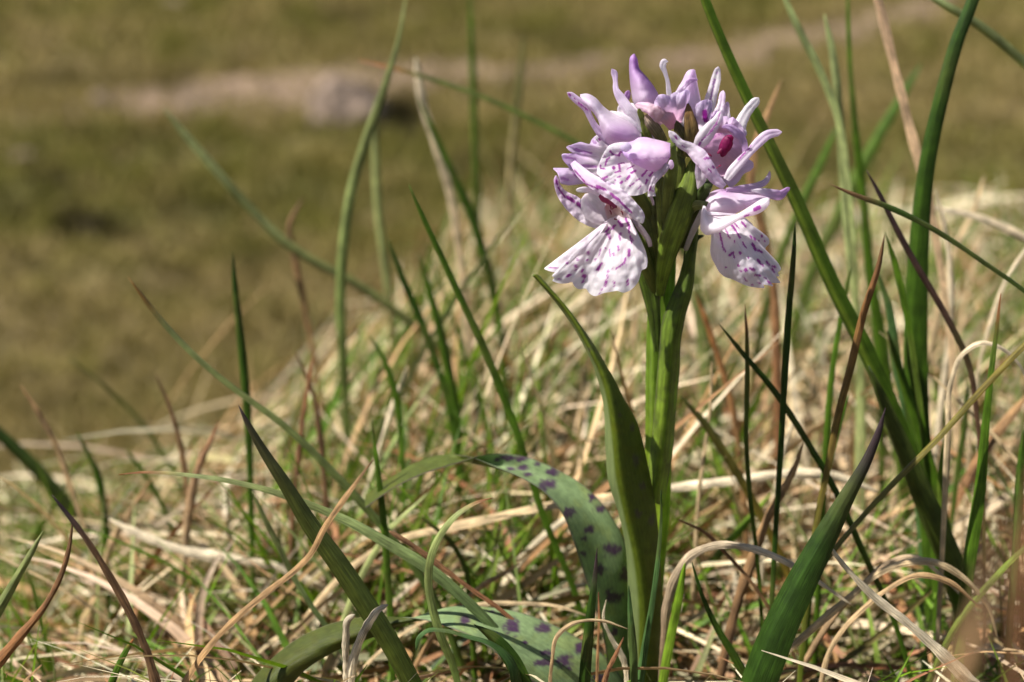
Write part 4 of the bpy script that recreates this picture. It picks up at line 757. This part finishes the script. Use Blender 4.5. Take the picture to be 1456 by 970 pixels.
# ================================================================== TRACED GRASS BLADES AND STRAWS
def blade(pts, Y, c, label, dry=False, tipc=None, cup=.5, roll=0., w=1., mid=None):
    """one blade, tip first: pts (px, py, width px[, Y]); runs on down into the ground"""
    P = [list(p)+([Y] if len(p) == 3 else []) for p in pts]
    P3 = rs(P, 60 if dry else 40)
    ctr = at(P3[:, 0], P3[:, 1], P3[:, 3])
    wid = P3[:, 2]*w*(1.08 if Y < 30 else .95)*(P3[:, 3]-CAM[1])/F
    # continue to the ground
    d = ctr[-1]-ctr[-3]; d /= np.linalg.norm(d)+1e-9
    p = ctr[-1].copy(); ext = []
    for k in range(60):
        g = float(ground(p[0], p[1]))
        if p[2] < g-1.5: break
        d = d+np.array([0, 0, -.12]); d /= np.linalg.norm(d); p = p+d*2.5; ext.append(p.copy())
    if ext:
        ex = np.array(ext); ctr = np.concatenate([ctr, ex]); wid = np.concatenate([wid, np.full(len(ex), wid[-1])*np.linspace(1, .7, len(ex))])
    n = len(ctr); s = np.linspace(0, 1, n)
    wob = np.cumsum(rng.normal(0, .04, n)); rb = abs(rng.normal(.6, .18))
    T = np.gradient(ctr, axis=0); T /= np.linalg.norm(T, axis=1, keepdims=True)
    vd = ctr-CAM; vd /= np.linalg.norm(vd, axis=1, keepdims=True)
    S = np.cross(T, vd); S /= np.linalg.norm(S, axis=1, keepdims=True)+1e-9; D = np.cross(T, S)     # D points roughly along the view
    if np.mean(np.sum(D*vd, 1)) > 0: D = -D; 
    sg = -1 if np.mean(S@sdir) > 0 else 1
    ro = roll+sg*rb+wob*.3+.25*np.sin(s*5+rng.random()*6)
    S2 = S*np.cos(ro)[:, None]+D*np.sin(ro)[:, None]; D2 = -S*np.sin(ro)[:, None]+D*np.cos(ro)[:, None]
    taper = np.minimum(1, .15+np.sqrt(s/.05)*.85)[:, None]; h = (np.maximum(wid, .12)/2)[:, None]*taper; th = np.maximum(h*.22, .10)
    if dry: jig = (1+.10*np.sin(s*17+rng.random()*6)+.06*np.sin(s*61)+.12*(fbm(s*30, s*0+rng.random()*9, 2)-.5))[:, None]; h = h*jig
    ring = [ctr-S2*h, ctr-S2*h*.5+D2*(cup*h*.75+th*.5), ctr+D2*(cup*h+th*.5), ctr+S2*h*.5+D2*(cup*h*.75+th*.5), ctr+S2*h, ctr+S2*h*.5+D2*(cup*h*.75-th), ctr+D2*(cup*h-th), ctr-S2*h*.5+D2*(cup*h*.75-th)]
    G = np.stack(ring); k = 8; V = G.reshape(-1, 3)
    i = np.arange(k)[:, None]*n+np.arange(n-1)[None]; j = ((np.arange(k)+1) % k)[:, None]*n+np.arange(n-1)[None]
    Q = np.stack([i.ravel(), j.ravel(), (j+1).ravel(), (i+1).ravel()], 1)
    c0 = np.array(PAL[c[0]]); c1 = np.array(PAL[c[1] if len(c) > 1 else c[0]])       # c = (tip/upper, base)
    C = c0*(1-s[:, None])+c1*s[:, None]
    if tipc: t = (1-(sm(.05, .28, s) if tipc == 'purple' else sm(.03, .13, s)))[:, None]; C = C*(1-t)+np.array(PAL[tipc])*t
    C = C*(1+.3*(fbm(s*14+rng.random()*50, s*0+rng.random()*50, 3)-.5)*2)[:, None]
    if not dry:
        dr = (sm(.62, .72, fbm(s*6+rng.random()*90, s*0+3, 2))*.5)[:, None]; C = C*(1-dr)+np.array(PAL['olive'])*dr
    C = np.broadcast_to(C, (k, n, 3)).copy()
    if mid: C[2] = np.array(PAL[mid]); C[1] = C[1]*.85; C[3] = C[3]*.85
    L = np.linalg.norm(np.diff(ctr, axis=0), axis=1).sum()
    uu = np.array([0, .5, 1, 1.5, 2, 1.5, 1, .5])*wid.max()/2
    ST = np.stack([np.broadcast_to(uu[:, None], (k, n)), np.broadcast_to(s*L*.12, (k, n))], -1).reshape(-1, 2)
    # caps
    Tq = np.array([[0, 1*n, 7*n], [1*n, 2*n, 6*n], [1*n, 6*n, 7*n], [2*n, 3*n, 6*n], [3*n, 5*n, 6*n], [3*n, 4*n, 5*n]])
    Tq = np.concatenate([Tq, (Tq+n-1)[:, ::-1]])
    fv = V[Q]; nn = np.cross(fv[:, 1]-fv[:, 0], fv[:, 3]-fv[:, 0]); cc = fv.mean(1)-ctr[np.tile(np.arange(n-1), k)]
    if np.sum(nn*cc) < 0: Q = Q[:, ::-1]
    else: Tq = Tq[:, ::-1]
    o = mesh_np('dry_straw' if dry else 'grass_blade', V, Q, Tq, C.reshape(-1, 3), ST, M_straw if dry else M_blade, None, origin=ctr[-1])
    me = o.data; ev = np.empty(len(me.edges)*2, np.int32); me.edges.foreach_get('vertices', ev); ev = ev.reshape(-1, 2)
    ra, rb = ev[:, 0]//n, ev[:, 1]//n; shp = (ra == rb) & (np.isin(ra, (0, 2, 4, 6)) | dry)
    me.attributes.new('sharp_edge', 'BOOLEAN', 'EDGE').data.foreach_set('value', shp)
    tag(o, label, 'straw' if dry else 'grass blade', 'single dry straws around the orchid' if dry else 'single green grass blades around the orchid')
    return o
b = blade
# right of the flower
b([(978,-70,16),(1003,0,18),(1040,90,20),(1082,180,21),(1130,280,23),(1182,400,25),(1232,500,28),(1272,590,30),(1312,700,32),(1350,800,34),(1372,870,33)], 12, ('green','green'), 'thick green blade crossing diagonally behind the flower from the top edge to lower right', mid='yg', roll=.2)
b([(1400,-60,14),(1385,-5,16),(1362,55,18),(1337,145,20),(1318,235,22),(1308,330,26),(1303,430,32),(1302,520,36),(1306,620,38),(1316,700,34)], 22, ('dark','green'), 'thick dark green upright blade that leaves the top edge near the right corner', roll=-.2)
b([(1300,-18,10),(1345,8,13),(1395,38,16),(1440,75,18),(1500,130,19),(1560,210,19),(1610,330,18)], 42, ('lime','lime'), 'pale green blade arching across the top right corner')
b([(1180,262,4),(1215,277,7),(1262,294,9),(1320,322,9),(1400,374,9),(1470,425,9),(1540,500,9)], 2, ('dark','olive'), 'thin dark blade sloping down to the right edge, its tip left of the upright blade', tipc='brown')
b([(1232,242,3),(1250,275,6),(1272,320,8),(1300,372,9),(1340,440,9),(1378,520,9),(1390,600,8)], 12, ('purple','brown'), 'thin purple brown blade crossing behind the sloping dark blade', dry=False)
b([(1235,-40,11),(1248,0,15),(1268,80,19),(1296,190,21),(1320,280,21),(1338,380,19),(1350,470,16)], 45, ('peach','straw'), 'long tan blade running down from the top edge at right', dry=True)
b([(1108,-20,8),(1135,40,12),(1170,110,13),(1192,170,13),(1205,250,12),(1213,330,12)], 50, ('lime','sage'), 'pale green blade slanting from the top edge towards the tan blade')
b([(1172,20,6),(1183,70,11),(1194,170,13),(1200,260,14),(1206,340,13),(1216,420,12)], 58, ('lime','sage'), 'straight pale blade with its tip just under the top edge')
b([(1205,-20,7),(1208,80,9),(1216,180,12),(1226,270,14),(1234,350,14),(1246,460,14)], 70, ('green','green'), 'slim green blade rising vertically left of the long tan blade')
b([(1310,90,8),(1275,150,16),(1238,215,20),(1205,280,22),(1170,350,20)], 130, ('green','olive'), 'blurred green blade leaning up to the right behind the tan blade')
b([(1190,180,8),(1168,230,14),(1140,290,16),(1115,350,14)], 110, ('green','olive'), 'short blurred green blade leaning right just above the dry grass at right')
b([(1112,112,4),(1092,160,12),(1076,200,16),(1068,260,18),(1085,330,18),(1100,410,16),(1104,500,14)], 62, ('tan','rust'), 'blurred rust brown blade behind the right side of the flower', dry=True)
b([(1258,333,3),(1250,375,7),(1228,445,10),(1210,520,11),(1192,590,11),(1178,660,11),(1160,750,11),(1150,830,10)], -2, ('rust','green'), 'slender blade with a long rusty upper half crossing the thick green blade', tipc='brown')
b([(1131,317,3),(1128,370,7),(1121,450,9),(1115,550,10),(1110,640,10),(1105,720,9)], 0, ('dark','dark'), 'dark upright needle below the lower right flower')
b([(1059,432,2),(1062,480,5),(1062,560,7),(1061,620,7),(1066,700,8),(1075,780,8)], 4, ('olive','green'), 'short upright blade with a brown tip left of the dark needle', tipc='rust')
b([(1022,460,3),(1050,495,7),(1100,555,9),(1150,632,9),(1190,702,9),(1225,780,9),(1262,860,8)], 4, ('dark','green'), 'dark thin blade sloping down right from beside the stem behind the dark needle')
b([(1258,330,3),(1272,372,12),(1288,440,15),(1300,510,16),(1312,600,16),(1322,690,15)], 16, ('green','green'), 'green blade with its tip beside the rusty topped blade')
b([(1246,380,4),(1262,430,12),(1276,520,16),(1290,590,16),(1302,680,15)], 26, ('blue','blue'), 'blue green blade rising close behind the thick diagonal blade')
b([(1225,300,5),(1235,380,14),(1250,470,20),(1262,560,22),(1280,660,20)], 55, ('green','green'), 'blurred green blade standing behind the crossing of the two thick blades')
b([(1423,417,3),(1417,470,8),(1408,540,11),(1400,620,14),(1393,700,18),(1381,780,20),(1372,850,20)], -4, ('green','green'), 'upright green blade with a pointed brown tip near the right edge', tipc='rust')
b([(1500,450,8),(1456,492,9),(1400,550,10),(1335,622,10),(1270,688,11),(1215,748,11),(1165,812,11),(1140,860,10)], -6, ('gold','olive'), 'long golden olive blade sloping down left from the right edge')
b([(1259,580,4),(1250,612,9),(1234,652,14),(1205,705,22),(1178,755,32),(1140,828,44),(1104,905,54),(1075,985,60),(1058,1060,60)], -16, ('dark','dark'), 'broad dark green blade in front at lower right with a purple grey tip', tipc='purple', roll=-.1)
b([(1213,862,3),(1190,846,7),(1150,818,10),(1105,793,12),(1060,778,12),(1015,776,13),(980,792,14),(960,822,14),(948,862,13),(944,910,12)], -8, ('pale','brown'), 'bent straw arching from the stem base to the broad dark blade', dry=True)
b([(1172,768,6),(1205,810,9),(1240,846,14),(1285,882,18),(1335,926,22),(1385,975,24)], -16, ('pale','pale'), 'flat pale straw lying across the lower right corner', dry=True)
b([(1420,912,3),(1402,858,7),(1370,822,9),(1330,800,11),(1290,800,12),(1250,815,12),(1210,848,12),(1160,890,12),(1110,935,10)], -6, ('straw','straw'), 'straw bent into a low arch above the flat pale straw', dry=True)
b([(1392,862,3),(1350,828,8),(1305,818,9),(1262,838,9),(1225,868,9),(1180,925,9),(1165,985,9)], -10, ('tan','straw'), 'second thinner straw bent just under the low arch', dry=True)
b([(1395,878,3),(1372,850,7),(1340,820,7),(1300,792,8),(1262,802,9),(1222,836,9)], 0, ('grey','tan'), 'greyish frayed straw at the top of the low arch', dry=True)
b([(1470,552,6),(1440,588,14),(1400,640,20),(1372,690,20),(1350,735,14),(1340,770,8)], 36, ('tan','rust'), 'broad curled rust brown leaf at the right edge', dry=True)
b([(1235,520,8),(1262,585,22),(1292,655,28),(1325,735,34),(1352,800,36),(1368,860,32)], 8, ('dark','green'), 'dark green blade running beside the thick diagonal blade into the tuft base')
b([(1262,470,6),(1290,560,16),(1315,640,22),(1340,730,26),(1360,820,26)], 20, ('green','green'), 'green blade in the tuft between the diagonal blade and the upright one')
b([(1345,610,4),(1338,680,10),(1342,760,12),(1352,820,12)], 18, ('bright','green'), 'short bright green blade in the tuft base at right')
b([(1480,760,8),(1440,795,10),(1400,838,10),(1360,890,10),(1325,960,10)], -6, ('yg','olive'), 'yellow green blade slanting down left in the lower right corner')
b([(1465,560,2),(1450,520,6),(1425,496,8),(1395,488,8),(1368,505,8),(1352,545,8),(1348,610,8)], 4, ('pale','straw'), 'thin pale straw hooked over at the right edge', dry=True)
b([(1295,288,5),(1340,298,13),(1390,309,15),(1440,330,15),(1500,370,14),(1540,440,12)], 58, ('pale','straw'), 'blurred pale straw lying over to the right edge behind the dark sloping blade', dry=True)
b([(1400,250,5),(1380,310,12),(1360,350,12),(1345,400,12)], 90, ('straw','straw'), 'blurred tan blade leaning right beyond the thick upright blade', dry=True)
b([(1330,270,4),(1345,330,8),(1352,400,9),(1350,480,10),(1340,560,10)], 50, ('pale','pale'), 'blurred pale upright straw just right of the thick upright blade', dry=True)
b([(1290,350,5),(1296,420,12),(1290,500,12),(1280,600,12)], 62, ('pale','straw'), 'blurred whitish straw between the green blades at right', dry=True)
b([(1456,610,5),(1450,680,12),(1446,760,14),(1440,840,14)], 4, ('green','blue'), 'green blade at the extreme right edge')
b([(1376,540,4),(1372,600,9),(1360,680,11),(1352,760,11)], 34, ('dark','green'), 'dark blurred blade behind the rust brown leaf')
b([(1476,330,6),(1430,400,7),(1405,470,8),(1385,560,8),(1378,640,8)], 40, ('pale','straw'), 'blurred pale straw curving up to the right edge', dry=True)
b([(1210,380,4),(1196,450,8),(1182,540,10),(1176,620,10)], 20, ('green','green'), 'thin green blade left of the thick diagonal blade')
b([(1207,560,3),(1190,620,7),(1172,700,8),(1162,770,8)], 10, ('green','green'), 'thin upright green blade below the rusty topped blade')
# mid right behind the stem
b([(1250,700,8),(1180,676,14),(1110,674,16),(1040,684,16),(970,692,15),(930,698,14),(880,706,14)], 30, ('pale','pale'), 'thick pale straw lying level behind the stem to its right', dry=True)
b([(905,700,18),(840,712,20),(760,724,20),(690,740,20),(630,752,18),(590,760,14)], 20, ('straw','straw'), 'thick tan straw lying behind the arching blotched leaf', dry=True)
b([(1142,630,5),(1130,665,9),(1112,700,12),(1092,735,13),(1072,790,14),(1052,845,15),(1040,890,14)], 8, ('tan','brown'), 'rust and grey stalk leaning right between the two dark thin blades', dry=True)
b([(984,800,3),(996,840,7),(1018,890,10),(1045,935,12),(1072,985,14)], -12, ('dark','green'), 'thin dark blade at the foot of the broad front blade')
b([(962,738,3),(1000,756,5),(1035,790,6),(1070,830,7),(1098,872,7)], 0, ('rust','tan'), 'thin rusty straw crossing above the bent straw', dry=True)
b([(974,800,5),(965,850,12),(955,900,15),(944,960,16),(938,1010,16)], -9, ('bright','yg'), 'yellow green blade right beside the base of the stem')
b([(940,697,3),(940,740,5),(935,800,9),(927,860,10),(917,920,12),(908,985,13)], -14, ('blue','blue'), 'blue green blade in front of the base of the stem', tipc='dark')
b([(894,833,3),(896,870,8),(900,920,12),(902,985,13)], -15, ('blue','blue'), 'shorter blue green spike left of the one before the stem base')
b([(849,780,2),(846,820,8),(839,880,14),(834,930,16),(830,990,17)], -18, ('dark','dark'), 'dark pointed spike in front of the low blotched leaf', tipc='purple')
b([(851,842,2),(852,880,5),(850,930,6),(848,985,6)], -14, ('rust','tan'), 'thin rusty stalk just right of the dark spike', dry=True)
b([(887,906,2),(876,930,7),(864,955,8),(855,990,8)], -16, ('rust','brown'), 'small rust coloured spike at the bottom near the stem', dry=True)
b([(894,895,1.5),(880,890,2.5),(862,884,4),(838,882,5),(812,888,6),(792,905,7),(785,940,7),(781,990,7)], -19, ('straw','tan'), 'thin straw hooked over in front of the low blotched leaf', dry=True)
b([(862,853,2),(858,880,5),(868,905,8),(885,935,10),(893,985,10)], -11, ('pale','pale'), 'frayed pale straw at the foot of the stem', dry=True)
b([(1012,515,3),(1010,580,5),(1002,640,6),(994,700,6),(990,760,6)], 24, ('straw','straw'), 'thin pale upright straw right of the stem', dry=True)
b([(988,415,4),(1005,460,9),(1025,520,10),(1042,580,10),(1052,650,10)], 50, ('orange','tan'), 'blurred orange tan straw right of the stem below the flower', dry=True)
b([(975,360,6),(990,430,18),(1000,520,24),(1006,600,26),(1010,680,24)], 90, ('sage','green'), 'blurred broad sage green blade right behind the stem')
b([(965,560,3),(1000,600,10),(1040,660,12),(1080,730,12),(1110,790,12)], 22, ('olive','gold'), 'olive blade sloping down right behind the stem')
b([(1098,700,4),(1060,745,12),(1020,790,14),(985,840,14)], 32, ('bright','bright'), 'bright green blade lying low behind the bent straw')
b([(1135,580,3),(1115,640,8),(1102,700,9)], 40, ('pale','pale'), 'short pale straw beside the dark needle', dry=True)
# centre left
b([(701,708,2),(680,714,6),(655,728,10),(632,752,13),(615,785,14),(609,820,14),(614,860,14),(627,905,15),(645,950,14),(655,990,13)], -16, ('sage','green'), 'green blade curled over like a hook in front of the arching blotched leaf', tipc='rust')
b([(592,925,7),(595,908,9),(608,897,9),(632,897,9),(665,906,11),(700,918,16),(722,940,28),(735,985,34)], -22, ('blue','dark'), 'short dark blade with a curled down pale tip at bottom centre')
b([(674,888,3),(700,905,16),(722,930,24),(742,965,26),(755,1000,26)], -20, ('dark','green'), 'dark green pointed blade under the low blotched leaf')
b([(169,675,2),(200,672,5),(260,675,8),(320,683,10),(380,697,12),(440,718,14),(500,744,16),(550,772,18),(600,802,19),(650,842,18),(690,880,16)], -12, ('sage','blue'), 'long green blade reaching level to the left with a fine orange tip', tipc='rust', roll=.3)
b([(339,576,4),(352,602,8),(375,642,13),(405,688,18),(440,745,24),(480,800,28),(520,860,30),(555,915,30),(592,985,30)], -18, ('olive','green'), 'stout grey green blade with a withered purple tip leaning left', tipc='purple')
b([(531,653,3),(515,675,6),(488,712,12),(462,750,13),(440,790,12),(425,806,11),(380,842,12),(330,885,14),(290,930,15),(255,985,16)], -24, ('tan','tan'), 'reddish brown withered blade bent up to the right at left of centre', dry=True)
b([(182,394,3),(205,425,7),(240,468,9),(290,518,10),(345,562,11),(400,602,12),(450,648,13),(500,700,14),(545,750,14),(585,800,13)], 12, ('sage','green'), 'long pale green blade reaching up left with an orange tip', tipc='orange')
b([(331,360,3),(334,405,9),(341,470,13),(348,540,15),(353,610,15),(356,690,13),(358,760,12)], 38, ('dark','green'), 'upright dark green blade at left crossing behind the long pale blade', tipc='dark')
b([(233,154,6),(262,190,12),(305,240,14),(350,290,14),(400,340,14),(440,368,14),(500,400,14),(560,440,14),(605,475,12)], 105, ('sage','olive'), 'blurred green blade arching down right from the upper left')
b([(578,-10,5),(566,60,9),(548,120,13),(520,200,17),(500,270,18),(488,350,18),(484,430,18),(488,520,18),(492,590,16)], 80, ('sage','green'), 'tall blurred sage blade curving up to the top edge left of centre')
b([(533,140,5),(534,220,12),(538,300,13),(548,380,13),(556,450,12)], 130, ('sage','sage'), 'blurred pale green blade just right of the tall sage blade')
b([(510,86,6),(560,98,10),(620,115,12),(690,140,12),(760,172,12),(830,210,12),(900,262,12)], 95, ('olive','green'), 'blurred blade with a red tip lying level behind the left of the flower', tipc='rust')
b([(591,82,9),(600,140,14),(620,210,15),(640,275,15),(652,350,15)], 105, ('pale','straw'), 'blurred pale tan blade with a blunt tip left of the flower', dry=True)
b([(595,140,4),(620,195,10),(645,250,13),(668,300,14),(690,370,14)], 95, ('green','dark'), 'blurred dark green blade close to the blunt tan blade')
b([(581,262,3),(602,310,7),(630,370,9),(660,435,10),(688,495,12),(712,555,13),(735,615,14),(752,670,14),(775,740,14),(805,810,13)], 18, ('green','green'), 'long slim green blade left of the upright orchid leaf')
b([(552,340,4),(572,395,11),(600,460,15),(622,520,17),(640,580,18),(650,650,18)], 55, ('dark','green'), 'slightly blurred dark green blade left of the long slim one')
b([(595,360,4),(612,420,10),(628,480,14),(640,540,15),(650,600,16),(654,670,15)], 60, ('green','green'), 'blurred green blade close behind and right of the dark green one')
b([(668,-20,6),(671,60,10),(674,150,12),(677,260,12),(680,350,11)], 160, ('green','olive'), 'faint blurred upright green blade above the tan tuft')
b([(745,50,5),(738,130,12),(728,220,12),(722,320,12)], 170, ('olive','straw'), 'faint blurred olive stalk left of the flower head')
b([(524,475,4),(545,510,10),(562,560,13),(570,620,14),(574,690,13)], 45, ('green','green'), 'short blurred blade bending down left of the tan tuft')
b([(529,598,3),(535,650,9),(541,700,11),(547,760,12),(552,830,12)], 6, ('green','green'), 'upright green blade behind the brown withered blade', tipc='olive')
b([(358,698,3),(375,735,8),(395,775,10),(420,825,11),(445,865,10),(470,900,9)], 2, ('sage','blue'), 'slim grey green blade behind the stout blade at left of centre')
b([(553,755,7),(590,778,9),(630,808,10),(670,838,10),(705,862,9)], -8, ('brown','rust'), 'cut brown stalk lying along the long green blade', dry=True)
b([(738,802,3),(718,815,7),(690,830,8),(665,850,8)], 8, ('tan','tan'), 'short pointed tan straw under the arching blotched leaf', dry=True)
b([(835,876,4),(790,862,7),(740,858,8),(690,859,8),(640,870,7)], 4, ('straw','straw'), 'thin tan straw curving along the top of the low blotched leaf', dry=True)
b([(505,874,6),(496,880,10),(492,905,10),(492,945,10),(494,990,10)], -20, ('grey','pale'), 'grey straw folded over the low leaf, left of a pair', dry=True)
b([(552,860,8),(540,866,11),(525,885,13),(508,920,13),(500,950,13),(499,990,12)], -22, ('grey','pale'), 'grey straw folded over the low leaf, right of a pair', dry=True)
b([(610,700,4),(580,728,9),(555,752,11),(530,790,11)], 14, ('sage','sage'), 'short pale green blade pointing up right behind the long level blade')
b([(432,280,3),(412,320,9),(420,370,11),(432,430,11),(445,500,11)], 110, ('brown','tan'), 'blurred brownish blade left of the tall sage blade', dry=True)
b([(420,500,4),(445,560,9),(455,620,10),(462,690,10)], 50, ('brown','brown'), 'blurred dark brown stalk beside the tan grass at left', dry=True)
b([(446,500,3),(436,560,9),(428,620,10),(420,690,10)], 42, ('rust','brown'), 'blurred rusty stalk leaning right left of the tan grass', dry=True)
b([(580,520,5),(560,575,9),(540,640,10),(520,700,10)], 50, ('pale','pale'), 'blurred pale straw leaning right left of the tan tuft', dry=True)
b([(598,735,4),(640,770,9),(662,810,10),(668,860,10)], 12, ('olive','green'), 'olive blade bending down behind the hooked green blade')
# left edge and lower left
b([(74,704,3),(95,730,6),(125,770,10),(155,818,13),(185,872,16),(208,925,17),(225,985,18)], -26, ('brown','brown'), 'dark brown withered blade leaning left at lower left', tipc='purple', dry=True)
b([(104,734,2),(99,775,6),(88,815,8),(66,858,10),(30,903,14),(-5,945,17),(-50,1000,18)], -22, ('brown','orange'), 'thin brown blade bent beside the dark brown one, split at its base', dry=True)
b([(62,754,3),(45,785,9),(25,820,12),(5,855,15),(-30,915,18),(-60,980,18)], -20, ('sage','green'), 'short sage green blade at the left edge')
b([(190,908,4),(178,928,10),(165,955,12),(150,1000,13)], -22, ('green','green'), 'short green blade with an orange tip at the bottom left', tipc='orange')
b([(60,945,3),(40,965,7),(20,990,8)], -24, ('tan','tan'), 'short tan straw tip at the bottom left corner', dry=True)
b([(30,548,5),(55,588,11),(78,630,13),(100,690,14),(122,755,13)], 45, ('tan','straw'), 'blurred tan blade leaning left at the left edge', dry=True)
b([(-40,580,14),(0,618,20),(50,665,22),(100,725,22),(150,800,20)], 85, ('dark','olive'), 'broad blurred dark green blade at the left edge')
b([(100,510,5),(150,550,9),(200,600,11),(240,660,12),(280,740,12)], 110, ('olive','green'), 'blurred olive blade sloping down right over the field at left')
b([(222,534,4),(240,575,9),(256,630,12),(266,700,13),(268,770,12)], 42, ('brown','tan'), 'blurred brown blade standing at left of centre', dry=True)
b([(312,598,3),(298,630,9),(282,665,14),(270,720,14),(262,790,13)], 40, ('rust','straw'), 'blurred red tipped straw leaning right at left of centre', dry=True)
b([(155,738,8),(200,760,16),(250,780,18),(310,792,18),(370,800,14)], 32, ('pale','pale'), 'thick whitish straw lying level at lower left', dry=True)
b([(215,680,4),(190,720,9),(165,760,12),(145,810,12)], 48, ('tan','straw'), 'blurred tan straw leaning right above the whitish one', dry=True)
b([(180,640,5),(215,690,10),(240,740,11),(262,800,11)], 62, ('green','olive'), 'blurred green blade leaning left above the whitish straw')
b([(110,615,4),(140,680,12),(150,750,13),(152,830,13)], 55, ('green','dark'), 'blurred green blade upright near the left edge')
# very close, strongly blurred leaf in the lower right corner
b([(1440,700,10,-142),(1415,800,16,-142),(1390,880,24,-143),(1360,960,30,-144),(1330,1060,32,-145)], -142, ('brown','tan'), 'strongly blurred brownish leaf close to the camera in the lower right corner', dry=True)
b([(1480,640,10,-125),(1462,740,13,-125),(1448,860,17,-126),(1440,1000,20,-127)], -125, ('rust','brown'), 'strongly blurred reddish stalk close to the camera at the right edge', dry=True)
